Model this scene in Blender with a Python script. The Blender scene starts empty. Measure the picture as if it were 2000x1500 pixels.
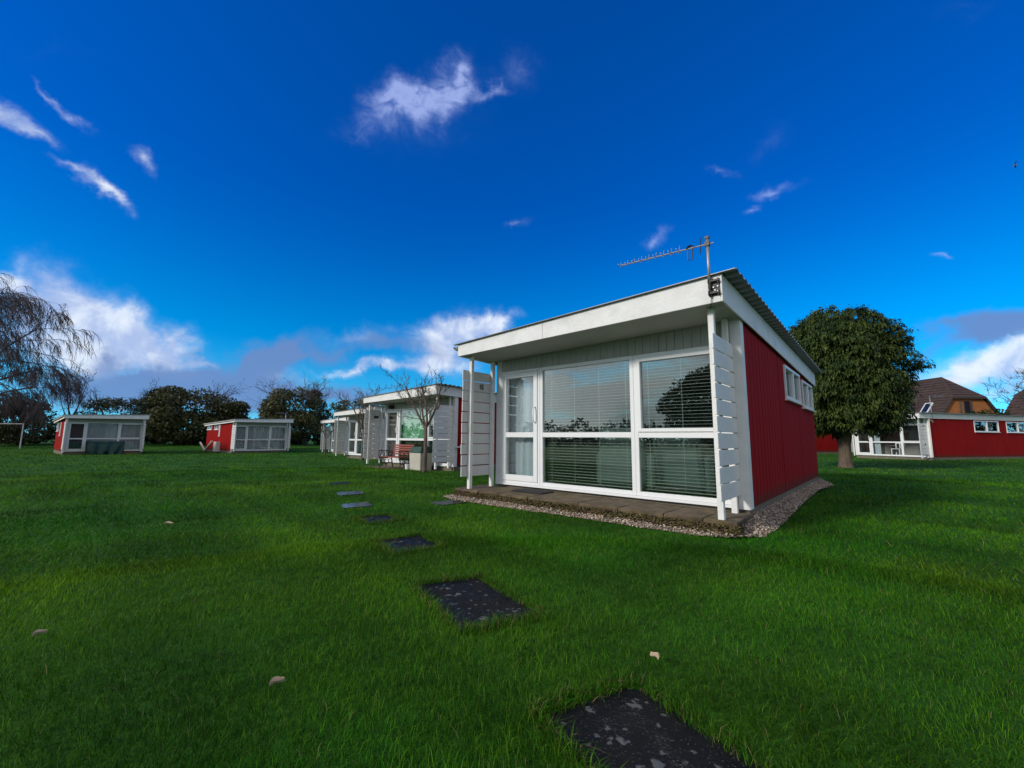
import bpy, math, random
import numpy as np
from mathutils import Vector, Matrix
R_ = math.radians
scene = bpy.context.scene
COL = scene.collection

# ------------------------------------------------------------------ camera
CZ = 1.022
FPX, PITCH, ROLL = 831.17, 0.1267, 0.0076
cd = bpy.data.cameras.new('camera'); cam = bpy.data.objects.new('camera', cd); COL.objects.link(cam)
cd.sensor_width = 36.0; cd.lens = FPX / 2000 * 36.0; cd.clip_start = 0.05; cd.clip_end = 3000
cp, sp, cr, sr = math.cos(PITCH), math.sin(PITCH), math.cos(ROLL), math.sin(ROLL)
fw = Vector((0, cp, sp)); up0 = Vector((0, -sp, cp)); rt0 = Vector((1, 0, 0))
rt = rt0 * cr + up0 * sr; up = -rt0 * sr + up0 * cr
m = Matrix((rt, up, -fw)).transposed().to_4x4(); m.translation = Vector((0, 0, CZ)); cam.matrix_world = m
scene.camera = cam
scene.view_settings.view_transform = 'Standard'; scene.view_settings.look = 'None'
scene.view_settings.exposure = 0.15; scene.view_settings.gamma = 1.0
scene.view_settings.use_curve_mapping = False
scene.render.resolution_x = 1024; scene.render.resolution_y = 768

# ------------------------------------------------------------------ sun and sky
SUN_DIR = Vector((-0.87, -0.49, 0)).normalized()     # towards the sun, on the ground
SUN_EL = R_(25)
sv = Vector((SUN_DIR.x * math.cos(SUN_EL), SUN_DIR.y * math.cos(SUN_EL), math.sin(SUN_EL)))
sl = bpy.data.lights.new('sun', 'SUN'); sun = bpy.data.objects.new('sun', sl); COL.objects.link(sun)
sl.energy = 2.3; sl.angle = R_(9); sl.color = (1.0, 0.95, 0.87)
sun.rotation_euler = (-sv).to_track_quat('-Z', 'Y').to_euler()
world = bpy.data.worlds.new('World'); scene.world = world; world.use_nodes = True
world.cycles.sampling_method = 'MANUAL'; world.cycles.sample_map_resolution = 256

def ray(px, py):          # direction of a point of the sky, from its place in the 2000 x 1500 photograph
    a, b = px - 1000, py - 750
    v = fw * FPX + rt * a - up * b
    return v.normalized()

class NT:
    def __init__(s, tree): s.t = tree; s.n = tree.nodes; s.l = tree.links
    def new(s, k, **kw):
        n = s.n.new(k)
        for a, b in kw.items(): setattr(n, a, b)
        return n
    def set(s, sock, v):
        if isinstance(v, bpy.types.NodeSocket): s.l.new(v, sock)
        else: sock.default_value = v
    def math(s, op, a, b=0.0, c=0.0, clamp=False):
        n = s.new('ShaderNodeMath', operation=op, use_clamp=clamp)
        for i, v in enumerate((a, b, c)): s.set(n.inputs[i], v)
        return n.outputs[0]
    def dot(s, a, b):
        n = s.new('ShaderNodeVectorMath', operation='DOT_PRODUCT')
        s.set(n.inputs[0], a); s.set(n.inputs[1], b); return n.outputs['Value']
    def vmul(s, a, b):
        n = s.new('ShaderNodeVectorMath', operation='MULTIPLY')
        s.set(n.inputs[0], a); s.set(n.inputs[1], b); return n.outputs[0]
    def smooth(s, x, lo, hi, a=0.0, b=1.0):
        n = s.new('ShaderNodeMapRange', interpolation_type='SMOOTHSTEP')
        for i, v in enumerate((x, lo, hi, a, b)): s.set(n.inputs[i], v)
        return n.outputs[0]
    def noise(s, vec, scale, detail=5, rough=.55, lac=2.0, dist=0.0):
        n = s.new('ShaderNodeTexNoise')
        s.set(n.inputs['Vector'], vec); n.inputs['Scale'].default_value = scale; n.inputs['Detail'].default_value = detail
        n.inputs['Roughness'].default_value = rough; n.inputs['Lacunarity'].default_value = lac; n.inputs['Distortion'].default_value = dist
        return n.outputs[0]
    def mix(s, f, a, b, blend='MIX'):
        n = s.new('ShaderNodeMix', data_type='RGBA', blend_type=blend)
        s.set(n.inputs[0], f); s.set(n.inputs[6], a); s.set(n.inputs[7], b); return n.outputs[2]

W_ = NT(world.node_tree); W_.n.clear()
wout = W_.new('ShaderNodeOutputWorld'); wbg = W_.new('ShaderNodeBackground')
sky = W_.new('ShaderNodeTexSky', sky_type='NISHITA')
sky.sun_disc = False; sky.sun_elevation = SUN_EL; sky.sun_rotation = math.atan2(SUN_DIR.x, SUN_DIR.y)
sky.altitude = 0; sky.air_density = 1.0; sky.dust_density = 0.3; sky.ozone_density = 2.0
SKY_STRENGTH = 0.115
hs = W_.new('ShaderNodeHueSaturation'); hs.inputs['Saturation'].default_value = 1.62; hs.inputs['Value'].default_value = 1.0
W_.l.new(sky.outputs[0], hs.inputs['Color'])
tcs = W_.new('ShaderNodeTexCoord'); sps = W_.new('ShaderNodeSeparateXYZ'); W_.l.new(tcs.outputs['Generated'], sps.inputs[0])
cbs = W_.new('ShaderNodeCombineXYZ'); W_.l.new(sps.outputs[0], cbs.inputs[0]); W_.l.new(sps.outputs[1], cbs.inputs[1])
W_.l.new(W_.math('MULTIPLY_ADD', W_.math('MAXIMUM', sps.outputs[2], 0.0), .86, .13), cbs.inputs[2])   # the thick yellow air right at the horizon is left out
W_.l.new(cbs.outputs[0], sky.inputs[0])
skyc = W_.mix(1.0, hs.outputs[0], (0.10, 0.80, 1.38, 1), 'MULTIPLY')
hz = W_.smooth(sps.outputs[2], .52, .0)
skyc = W_.mix(hz, skyc, W_.mix(1.0, skyc, (11.0, 2.15, 1.12, 1), 'MULTIPLY'))   # paler towards the horizon
tc = W_.new('ShaderNodeTexCoord'); D = tc.outputs['Generated']
sep = W_.new('ShaderNodeSeparateXYZ'); W_.l.new(D, sep.inputs[0])
# warp the look-up direction so that no cloud keeps a smooth outline
wn = W_.new('ShaderNodeTexNoise'); W_.l.new(D, wn.inputs['Vector']); wn.inputs['Scale'].default_value = 9; wn.inputs['Detail'].default_value = 5
wn.inputs['Roughness'].default_value = .62
wsub = W_.new('ShaderNodeVectorMath', operation='SUBTRACT'); W_.l.new(wn.outputs['Color'], wsub.inputs[0]); wsub.inputs[1].default_value = (.5, .5, .5)
wma = W_.new('ShaderNodeVectorMath', operation='MULTIPLY_ADD'); W_.l.new(wsub.outputs[0], wma.inputs[0]); wma.inputs[1].default_value = (.11, .11, .11); W_.l.new(D, wma.inputs[2])
DW = wma.outputs[0]
# (x, y, half width, half height, tilt in degrees, density)
WISP = [(790, 200, 112, 44, -22, 1.0), (870, 178, 70, 36, -12, .7), (900, 150, 32, 48, 10, .7), (965, 180, 48, 13, -8, .6), (1015, 130, 48, 50, 0, .22), (830, 240, 150, 70, -10, .12),
        (1285, 463, 36, 16, -25, .8), (1515, 360, 62, 14, -14, .55), (1475, 402, 24, 9, -30, .45), (1405, 340, 34, 11, 10, .32), (1500, 280, 80, 26, -40, .14),
        (1835, 491, 26, 6, 0, .55), (1010, 430, 28, 8, -30, .3), (1900, 15, 90, 20, 0, .14), (120, 108, 110, 26, 0, .05)]
WHITE = [(20, 225, 60, 24, 38, .9), (75, 265, 45, 15, 24, .75), (125, 190, 34, 9, 55, .5), (165, 238, 34, 11, 55, .6), (268, 315, 36, 19, 50, .66), (140, 340, 48, 12, 28, .75), (212, 382, 58, 14, 42, .85),
         (195, 612, 110, 50, 33, 1.35), (300, 672, 100, 42, 30, 1.25), (170, 690, 120, 45, 5, 1.2), (50, 610, 80, 70, 20, 1.1), (-10, 560, 60, 20, 20, 1.0),
         (900, 640, 75, 30, -10, 1.3), (960, 625, 50, 16, -10, .8), (870, 690, 70, 45, 0, .9), (395, 700, 30, 9, 10, .6), (690, 718, 60, 8, 0, .5), (790, 716, 120, 13, 0, .72), (570, 745, 80, 20, 0, .4), (700, 660, 70, 22, -5, .4),
         (1900, 738, 160, 36, -4, 1.05), (1990, 700, 60, 30, 0, .7)]
GREY = [(330, 742, 180, 30, -2, 1.2), (490, 715, 80, 34, -18, .9), (430, 775, 200, 26, 0, .9), (560, 690, 60, 22, -30, .5), (640, 690, 110, 14, -4, .5), (640, 770, 130, 22, 0, .6), (860, 690, 60, 26, 0, .35), (740, 665, 90, 18, 6, .5),
        (1850, 640, 75, 22, -2, .72), (1945, 662, 90, 26, -6, 1.0), (1800, 690, 70, 14, -20, .4), (215, 700, 26, 20, 20, .5), (380, 690, 40, 10, 0, .3)]
def cloud_field(lst, grow=1.0):
    tot = None
    for (px, py, hw, hh, ang, dens) in lst:
        c = ray(px, py); ca, sa = math.cos(R_(ang)), math.sin(R_(ang))
        ex = ray(px + hw * ca, py + hw * sa) - c; ey = ray(px - hh * sa, py + hh * ca) - c
        sx, sy = ex.length, ey.length
        ex = (ex - c * ex.dot(c)).normalized(); ey = c.cross(ex)
        mp = W_.new('ShaderNodeMapping', vector_type='TEXTURE'); W_.l.new(DW, mp.inputs['Vector'])
        mp.inputs['Location'].default_value = c; mp.inputs['Rotation'].default_value = Matrix((ex, ey, c)).transposed().to_euler('XYZ')
        mp.inputs['Scale'].default_value = (sx * 2.3 * grow, sy * 2.3 * grow, .6)
        g = W_.new('ShaderNodeTexGradient', gradient_type='QUADRATIC_SPHERE'); W_.l.new(mp.outputs[0], g.inputs[0])
        tot = W_.math('MULTIPLY', g.outputs[1], dens * 1.6) if tot is None else W_.math('MULTIPLY_ADD', g.outputs[1], dens * 1.6, tot)
    return tot
fn = W_.noise(D, 11, 6, .55, dist=.5)
f1 = cloud_field(WHITE, .84); f2 = cloud_field(GREY, .95); f3 = cloud_field(WISP, .74)
fw2 = W_.noise(W_.vmul(D, (1.0, 1.0, 1.7)), 20, 5, .6, dist=.8)
a3 = W_.smooth(W_.math('MULTIPLY', f3, W_.math('MULTIPLY_ADD', fw2, 2.6, -.45)), .0, 1.35)
a1 = W_.math('MULTIPLY', f1, W_.math('MULTIPLY_ADD', W_.math('MULTIPLY_ADD', fw2, .45, W_.math('MULTIPLY', fn, .55)), 2.7, -0.36))
a1 = W_.smooth(a1, 0.02, 1.45)
a2 = W_.math('MULTIPLY', f2, W_.math('MULTIPLY_ADD', fn, 1.5, 0.2))
a2 = W_.smooth(a2, 0.08, 1.05)
# unseen broken cloud, mirrored by the panes; spread and brightened to light shaded walls
zz = W_.math('MAXIMUM', W_.math('ADD', sep.outputs[2], .16), .05)
cmb = W_.new('ShaderNodeCombineXYZ')
W_.l.new(W_.math('DIVIDE', sep.outputs[0], zz), cmb.inputs[0]); W_.l.new(W_.math('DIVIDE', sep.outputs[1], zz), cmb.inputs[1])
gn = W_.noise(cmb.outputs[0], .9, 6, .58, dist=.4)
gw = W_.smooth(W_.math('MULTIPLY_ADD', W_.math('MINIMUM', sep.outputs[0], 0.0), .6, sep.outputs[1]), .06, -.24)
g1 = W_.math('MULTIPLY', W_.smooth(gn, .28, .52), gw)
lum = W_.noise(D, 5, 2, .5)
# a1/a2/g1 blended over the clear sky; values are multiplied by SKY_STRENGTH below
K = 1.0 / SKY_STRENGTH
wcol = W_.mix(W_.smooth(fn, .42, .66), (.40 * K, .50 * K, .76 * K, 1), (.80 * K, .86 * K, .95 * K, 1))
c0 = W_.mix(W_.math('MULTIPLY', a3, .62), skyc, (.46 * K, .56 * K, .95 * K, 1))
c0 = W_.mix(W_.math('MULTIPLY', a1, .92), c0, wcol)
c1 = W_.mix(W_.math('MULTIPLY', a2, .86), c0, (.145 * K, .235 * K, .49 * K, 1))
gcol = W_.mix(W_.smooth(lum, .35, .65), (.40 * K, .41 * K, .43 * K, 1), (.86 * K, .85 * K, .83 * K, 1))
c2 = W_.mix(W_.math('MULTIPLY', g1, .9), c1, gcol)
W_.l.new(c2, wbg.inputs[0]); wbg.inputs[1].default_value = SKY_STRENGTH
W_.l.new(wbg.outputs[0], wout.inputs[0])

# ------------------------------------------------------------------ materials
MATS = {}
def new_mat(name):
    mt = bpy.data.materials.new(name); mt.use_nodes = True; t = NT(mt.node_tree); b = t.n['Principled BSDF']; MATS[name] = mt
    return mt, t, b
def mat(name, col, rough=.6, var=.12, scale=6.0, bump=0.0, bscale=40, dirt=None, dirt_amt=.3, metal=0.0, spec=.5, stretch=(1, 1, 1), detail=5):
    mt, t, b = new_mat(name)
    co = t.new('ShaderNodeTexCoord').outputs['Object']
    co = t.vmul(co, stretch)
    n = t.noise(co, scale, detail, .6)
    c = t.mix(t.smooth(n, .25, .75), tuple(x * (1 - var) for x in col) + (1,), tuple(min(1, x * (1 + var)) for x in col) + (1,))
    if dirt:
        n2 = t.noise(co, scale * .45, 7, .68, dist=.4)
        c = t.mix(t.math('MULTIPLY', t.smooth(n2, .5, .74), dirt_amt), c, tuple(dirt) + (1,))
    t.l.new(c, b.inputs['Base Color'])
    b.inputs['Roughness'].default_value = rough; b.inputs['Metallic'].default_value = metal
    b.inputs['Specular IOR Level'].default_value = spec
    if bump:
        bn = t.new('ShaderNodeBump'); bn.inputs['Strength'].default_value = bump; bn.inputs['Distance'].default_value = .02
        t.l.new(t.noise(co, bscale, 4, .6), bn.inputs['Height']); t.l.new(bn.outputs[0], b.inputs['Normal'])
    return mt
mat('white_paint', (.74, .73, .71), .55, .07, 4, .25, 50, dirt=(.40, .41, .34), dirt_amt=.42)
mat('upvc', (.80, .80, .80), .3, .02, 3)
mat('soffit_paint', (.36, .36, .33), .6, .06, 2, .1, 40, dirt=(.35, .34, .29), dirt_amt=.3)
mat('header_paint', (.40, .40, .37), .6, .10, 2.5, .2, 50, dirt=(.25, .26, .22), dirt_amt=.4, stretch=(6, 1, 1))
mat('slat_shaded', (.60, .60, .60), .55, .06, 3, .15, 40, dirt=(.33, .33, .31), dirt_amt=.25)  # white slat paint greyed: shade on the left screens put into the colour
mat('roof_metal', (.20, .21, .215), .45, .12, 2, .06, 30, metal=.25)
mat('roof_felt', (.09, .095, .10), .85, .2, 3, .2, 60)
mat('deck_ply', (.16, .14, .12), .8)
mat('gutter', (.55, .55, .54), .4)
mat('concrete', (.16, .135, .10), .9, .2, 5, .5, 60, dirt=(.085, .10, .035), dirt_amt=.55)
mat('patio', (.105, .075, .045), .95, .5, 5, 1.0, 30, dirt=(.095, .078, .016), dirt_amt=.95, detail=8)
mat('interior_wall', (.30, .29, .27), .8)
mat('interior_floor', (.10, .085, .07), .7)
mat('sofa', (.34, .42, .42), .9, .1, 8)
mat('dark_cloth', (.05, .05, .06), .9)
mat('blind', (.62, .63, .62), .45, .02)
mat('cord', (.75, .75, .73), .6)
mat('rubber', (.018, .018, .02), .85, .3, 20, .4, 120)
mat('galv', (.34, .34, .34), .45, .15, 12, .1, 60, dirt=(.16, .10, .07), dirt_amt=.45, metal=.6)
mat('black_plastic', (.02, .02, .022), .5)
mat('cast_iron', (.035, .028, .025), .55, .2, 20)
mat('bench_wood', (.24, .045, .025), .5, .2, 6, .2, 40, stretch=(1, 8, 8))
mat('cream', (.46, .43, .36), .7, .08, 4)
mat('dark_green', (.008, .045, .032), .6, .2, 5)
mat('teal', (.02, .22, .32), .7)
mat('bark', (.11, .085, .065), .95, .35, 9, .9, 25, dirt=(.10, .11, .06), dirt_amt=.5, stretch=(1, 1, .35))
mat('bark_conifer', (.12, .085, .06), .95, .35, 10, 1.0, 18, dirt=(.06, .04, .03), dirt_amt=.7, stretch=(1.4, 1.4, .3))
mat('bark_dark', (.05, .04, .036), .95, .3, 6, .6, 20)
mat('twig_purple', (.085, .062, .060), .9, .3, 3)
mat('brick_wall', (.33, .125, .035), .85, .15, 3, .2, 30)
mat('roof_tile', (.060, .034, .028), .8, .3, 2.2, .3, 12, dirt=(.07, .07, .02), dirt_amt=.6)
mat('white_rail', (.66, .60, .56), .5, .05)
mat('pebble', (.40, .32, .26), .75, .55, 60)
mat('gull', (.10, .11, .15), .8)
mat('dry_leaf', (.52, .40, .27), .8, .2, 40)
mat('number_black', (.012, .012, .012), .5)

# red boarding: grain, grooves and faded streaks run up the wall
mt, t, b = new_mat('red_panel')
co = t.new('ShaderNodeTexCoord').outputs['Object']
gr = t.noise(t.vmul(co, (14, 14, .5)), 2.2, 5, .65)
wv0 = t.new('ShaderNodeTexWave', wave_type='BANDS', bands_direction='Y', wave_profile='SAW'); t.l.new(co, wv0.inputs['Vector']); wv0.inputs['Scale'].default_value = 1.57
big = t.noise(t.vmul(co, (1, 1, .5)), 1.3, 5, .6)
c = t.mix(t.smooth(gr, .3, .72), (.225, .0045, .0045, 1), (.345, .009, .007, 1))
c = t.mix(t.math('MULTIPLY', t.smooth(big, .52, .72), .4), c, (.20, .005, .007, 1))
c = t.mix(t.math('MULTIPLY', t.smooth(wv0.outputs['Fac'], .10, .0), .7), c, (.08, .003, .004, 1))
spz = t.new('ShaderNodeSeparateXYZ'); t.l.new(co, spz.inputs[0])
c = t.mix(t.math('MULTIPLY', t.smooth(t.math('MULTIPLY_ADD', gr, -.35, t.math('MULTIPLY_ADD', spz.outputs[2], 1.0, 0.0)), .16, -.02), .6), c, (.06, .035, .02, 1))   # mud splashed up from the pebbles
t.l.new(c, b.inputs['Base Color']); b.inputs['Roughness'].default_value = .8; b.inputs['Specular IOR Level'].default_value = .1
wv = t.new('ShaderNodeTexWave', wave_type='BANDS', bands_direction='Y', wave_profile='SAW'); t.l.new(co, wv.inputs['Vector']); wv.inputs['Scale'].default_value = 1.57
bn = t.new('ShaderNodeBump'); bn.inputs['Strength'].default_value = .9; bn.inputs['Distance'].default_value = .02
t.l.new(t.math('MULTIPLY_ADD', t.smooth(wv.outputs['Fac'], .0, .12), 1.0, t.math('MULTIPLY', gr, .5)), bn.inputs['Height']); t.l.new(bn.outputs[0], b.inputs['Normal'])

def glass_mat(name, tint, boost):
    mt = bpy.data.materials.new(name); mt.use_nodes = True; t = NT(mt.node_tree); t.n.clear(); MATS[name] = mt
    out = t.new('ShaderNodeOutputMaterial'); mx = t.new('ShaderNodeMixShader'); tr = t.new('ShaderNodeBsdfTransparent'); gl = t.new('ShaderNodeBsdfGlossy')
    tr.inputs[0].default_value = tint; gl.inputs['Color'].default_value = (1, 1, 1, 1); gl.inputs['Roughness'].default_value = .004
    fr = t.new('ShaderNodeFresnel'); fr.inputs[0].default_value = 1.52
    co = t.new('ShaderNodeTexCoord').outputs['Object']
    bn = t.new('ShaderNodeBump'); bn.inputs['Strength'].default_value = .03; bn.inputs['Distance'].default_value = .02
    t.l.new(t.noise(co, 1.6, 1, .4), bn.inputs['Height']); t.l.new(bn.outputs[0], gl.inputs['Normal'])
    t.l.new(t.math('MULTIPLY_ADD', fr.outputs[0], boost, .01, clamp=True), mx.inputs[0]); t.l.new(tr.outputs[0], mx.inputs[1]); t.l.new(gl.outputs[0], mx.inputs[2])
    t.l.new(mx.outputs[0], out.inputs[0])
glass_mat('glass', (.95, .97, .97, 1), 0.6); glass_mat('glass_near', (.80, .86, .84, 1), 2.3)

def cloth_mat(name, col, transl):
    mt = bpy.data.materials.new(name); mt.use_nodes = True; t = NT(mt.node_tree); t.n.clear(); MATS[name] = mt
    out = t.new('ShaderNodeOutputMaterial'); mx = t.new('ShaderNodeMixShader'); a = t.new('ShaderNodeBsdfDiffuse'); c = t.new('ShaderNodeBsdfTranslucent')
    co = t.new('ShaderNodeTexCoord').outputs['Object']
    k = t.mix(t.noise(t.vmul(co, (8, 8, .6)), 3, 3), tuple(x * .85 for x in col) + (1,), tuple(col) + (1,))
    t.l.new(k, a.inputs[0]); t.l.new(k, c.inputs[0]); mx.inputs[0].default_value = transl
    t.l.new(a.outputs[0], mx.inputs[1]); t.l.new(c.outputs[0], mx.inputs[2]); t.l.new(mx.outputs[0], out.inputs[0])
cloth_mat('sheer', (.50, .58, .62), .15); cloth_mat('dark_room_sheet', (.07, .11, .13), .1)
cloth_mat('green_curtain', (.26, .68, .36), .2)
cloth_mat('brown_blind', (.16, .13, .10), .2)

def leaf_mat(name, transl=.25, rough=.5, spec=.4):
    mt = bpy.data.materials.new(name); mt.use_nodes = True; t = NT(mt.node_tree); b = t.n['Principled BSDF']; MATS[name] = mt
    at = t.new('ShaderNodeAttribute', attribute_name='col'); out = t.n['Material Output']
    t.l.new(at.outputs['Color'], b.inputs['Base Color']); b.inputs['Roughness'].default_value = rough; b.inputs['Specular IOR Level'].default_value = spec
    tr = t.new('ShaderNodeBsdfTranslucent'); t.l.new(at.outputs['Color'], tr.inputs[0])
    mx = t.new('ShaderNodeMixShader'); mx.inputs[0].default_value = transl
    t.l.new(b.outputs[0], mx.inputs[1]); t.l.new(tr.outputs[0], mx.inputs[2]); t.l.new(mx.outputs[0], out.inputs[0])
leaf_mat('leaf'); leaf_mat('grass_blade', .25, .6, .10); leaf_mat('needle', .1, .6, .25)

mt, t, b = new_mat('lawn')
co = t.new('ShaderNodeTexCoord').outputs['Object']
n1 = t.noise(co, .35, 5, .6); n2 = t.noise(t.vmul(co, (1, 1.0, 1)), 9, 6, .7)
c = t.mix(t.smooth(n1, .3, .7), (.016, .085, .005, 1), (.045, .135, .007, 1))
c = t.mix(t.smooth(n2, .45, .75), c, (.009, .040, .003, 1))
t.l.new(c, b.inputs['Base Color']); b.inputs['Roughness'].default_value = .9; b.inputs['Specular IOR Level'].default_value = .15
bn = t.new('ShaderNodeBump'); bn.inputs['Strength'].default_value = .8; bn.inputs['Distance'].default_value = .06
t.l.new(n2, bn.inputs['Height']); t.l.new(bn.outputs[0], b.inputs['Normal'])

# wet, lichen-spotted stepping stones
mt, t, b = new_mat('stone_slab')
co = t.new('ShaderNodeTexCoord').outputs['Object']
n1 = t.noise(co, 5, 6, .65); n2 = t.noise(co, 46, 3, .6)
c = t.mix(t.smooth(n1, .3, .7), (.004, .0042, .0055, 1), (.017, .0165, .014, 1))
def spots(scale, size, seed, thr):
    vo = t.new('ShaderNodeTexVoronoi'); mp = t.new('ShaderNodeMapping'); mp.inputs['Location'].default_value = (seed, seed * 2, 0)
    dn = t.new('ShaderNodeTexNoise'); t.l.new(co, dn.inputs['Vector']); dn.inputs['Scale'].default_value = scale * 2.5; dn.inputs['Detail'].default_value = 4
    ad = t.new('ShaderNodeVectorMath', operation='MULTIPLY_ADD'); t.l.new(dn.outputs['Color'], ad.inputs[0]); ad.inputs[1].default_value = (.9 / scale, .9 / scale, 0); t.l.new(co, ad.inputs[2])
    t.l.new(ad.outputs[0], mp.inputs[0]); t.l.new(mp.outputs[0], vo.inputs['Vector']); vo.inputs['Scale'].default_value = scale
    s2 = t.new('ShaderNodeSeparateColor'); t.l.new(vo.outputs['Color'], s2.inputs[0])
    return t.math('MULTIPLY', t.smooth(vo.outputs['Distance'], size, size * .7), t.smooth(s2.outputs[0], thr, thr + .08))
sp1 = spots(11, .30, .3, .62); sp2 = spots(26, .30, 1.7, .55); sp3 = spots(80, .28, 3.1, .45)
c = t.mix(t.math('MULTIPLY', sp3, .6), c, (.10, .095, .085, 1)); c = t.mix(t.math('MULTIPLY', sp2, .8), c, (.13, .13, .12, 1)); c = t.mix(t.math('MULTIPLY', sp1, .8), c, (.14, .145, .135, 1))
t.l.new(c, b.inputs['Base Color'])
t.l.new(t.smooth(n1, .35, .65, .35, .85), b.inputs['Roughness']); b.inputs['Specular IOR Level'].default_value = .14
bn = t.new('ShaderNodeBump'); bn.inputs['Strength'].default_value = .5; bn.inputs['Distance'].default_value = .01
t.l.new(t.math('ADD', n2, t.math('MULTIPLY', sp1, .5)), bn.inputs['Height']); t.l.new(bn.outputs[0], b.inputs['Normal'])

mw, tw, bw = new_mat('wet_slab'); n = tw.noise(tw.new('ShaderNodeTexCoord').outputs['Object'], 9, 5, .6)
tw.l.new(tw.mix(tw.smooth(n, .4, .7), (.010, .012, .016, 1), (.05, .05, .05, 1)), bw.inputs['Base Color']); tw.l.new(tw.smooth(n, .4, .7, .10, .4), bw.inputs['Roughness'])

# ------------------------------------------------------------------ mesh helpers
def tag(o, label=None, cat=None, group=None, kind=None):
    for k, v in (('label', label), ('category', cat), ('group', group), ('kind', kind)):
        if v: o[k] = v
    return o
def empty(name, loc=(0, 0, 0), rz=0.0, parent=None):
    o = bpy.data.objects.new(name, None); COL.objects.link(o); o.location = loc; o.rotation_euler = (0, 0, rz); o.empty_display_size = .2
    o.parent = parent
    return o
def link_mesh(name, me, m, parent=None, smooth=False, loc=(0, 0, 0), rz=0.0):
    if m: me.materials.append(MATS[m])
    if smooth: me.polygons.foreach_set('use_smooth', [True] * len(me.polygons))
    o = bpy.data.objects.new(name, me); COL.objects.link(o); o.parent = parent; o.location = loc; o.rotation_euler = (0, 0, rz)
    return o
class MB:
    def __init__(s): s.v = []; s.f = []
    def hexa(s, p):     # 8 corners: bottom 0-3 ccw, top 4-7
        k = len(s.v); s.v += [tuple(q) for q in p]
        s.f += [tuple(k + i for i in f) for f in ((0, 3, 2, 1), (4, 5, 6, 7), (0, 1, 5, 4), (1, 2, 6, 5), (2, 3, 7, 6), (3, 0, 4, 7))]
        return s
    def box(s, x0, x1, y0, y1, z0, z1):
        return s.hexa([(x0, y0, z0), (x1, y0, z0), (x1, y1, z0), (x0, y1, z0), (x0, y0, z1), (x1, y0, z1), (x1, y1, z1), (x0, y1, z1)])
    def zbox(s, x0, x1, y0, y1, zb, zt):   # bottom and top are functions of x, y or numbers
        B = zb if callable(zb) else (lambda x, y: zb); T = zt if callable(zt) else (lambda x, y: zt)
        c = [(x0, y0), (x1, y0), (x1, y1), (x0, y1)]
        return s.hexa([(x, y, B(x, y)) for x, y in c] + [(x, y, T(x, y)) for x, y in c])
    def tube(s, pts, rad, n=5, cap=True):
        pts = [Vector(p) for p in pts]; k = len(s.v); m_ = len(pts); u = None
        for i, p in enumerate(pts):
            d = (pts[min(i + 1, m_ - 1)] - pts[max(i - 1, 0)])
            d = d.normalized() if d.length > 1e-9 else Vector((0, 0, 1))
            if u is None: u = d.orthogonal().normalized()
            else:
                u = u - d * u.dot(d); u = u.normalized() if u.length > 1e-6 else d.orthogonal().normalized()
            w = d.cross(u); r = rad[i] if hasattr(rad, '__len__') else rad
            for j in range(n):
                a = 2 * math.pi * j / n; q = p + (u * math.cos(a) + w * math.sin(a)) * r; s.v.append((q.x, q.y, q.z))
        for i in range(m_ - 1):
            for j in range(n):
                s.f.append((k + i * n + j, k + i * n + (j + 1) % n, k + (i + 1) * n + (j + 1) % n, k + (i + 1) * n + j))
        if cap:
            s.f.append(tuple(k + j for j in reversed(range(n)))); s.f.append(tuple(k + (m_ - 1) * n + j for j in range(n)))
        return s
    def grid(s, nx, ny, fn, closed=False):
        k = len(s.v)
        for j in range(ny):
            for i in range(nx): s.v.append(tuple(fn(i / (nx - 1), j / (ny - 1))))
        for j in range(ny - 1):
            for i in range(nx - 1): s.f.append((k + j * nx + i, k + j * nx + i + 1, k + (j + 1) * nx + i + 1, k + (j + 1) * nx + i))
        return s
    def mesh(s, name):
        me = bpy.data.meshes.new(name); me.from_pydata(s.v, [], s.f); me.update(); return me
    def obj(s, name, m, parent=None, smooth=False, bevel=0.0, loc=(0, 0, 0), rz=0.0):
        o = link_mesh(name, s.mesh(name), m, parent, smooth, loc, rz)
        if bevel:
            b = o.modifiers.new('bevel', 'BEVEL'); b.width = bevel; b.segments = 1; b.limit_method = 'ANGLE'
        return o
def np_mesh(name, V, F, cols=None):
    """V (n,3), F (m,k) all faces alike, cols (n,3)"""
    me = bpy.data.meshes.new(name); k = F.shape[1]
    me.vertices.add(len(V)); me.vertices.foreach_set('co', np.ascontiguousarray(V, dtype=np.float32).ravel())
    me.loops.add(F.size); me.loops.foreach_set('vertex_index', np.ascontiguousarray(F, dtype=np.int32).ravel())
    me.polygons.add(len(F)); me.polygons.foreach_set('loop_start', np.arange(len(F), dtype=np.int32) * k)
    me.update(calc_edges=True)
    if cols is not None:
        a = me.color_attributes.new('col', 'FLOAT_COLOR', 'POINT')
        c = np.ones((len(V), 4), np.float32); c[:, :3] = cols; a.data.foreach_set('color', c.ravel())
    return me

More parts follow.
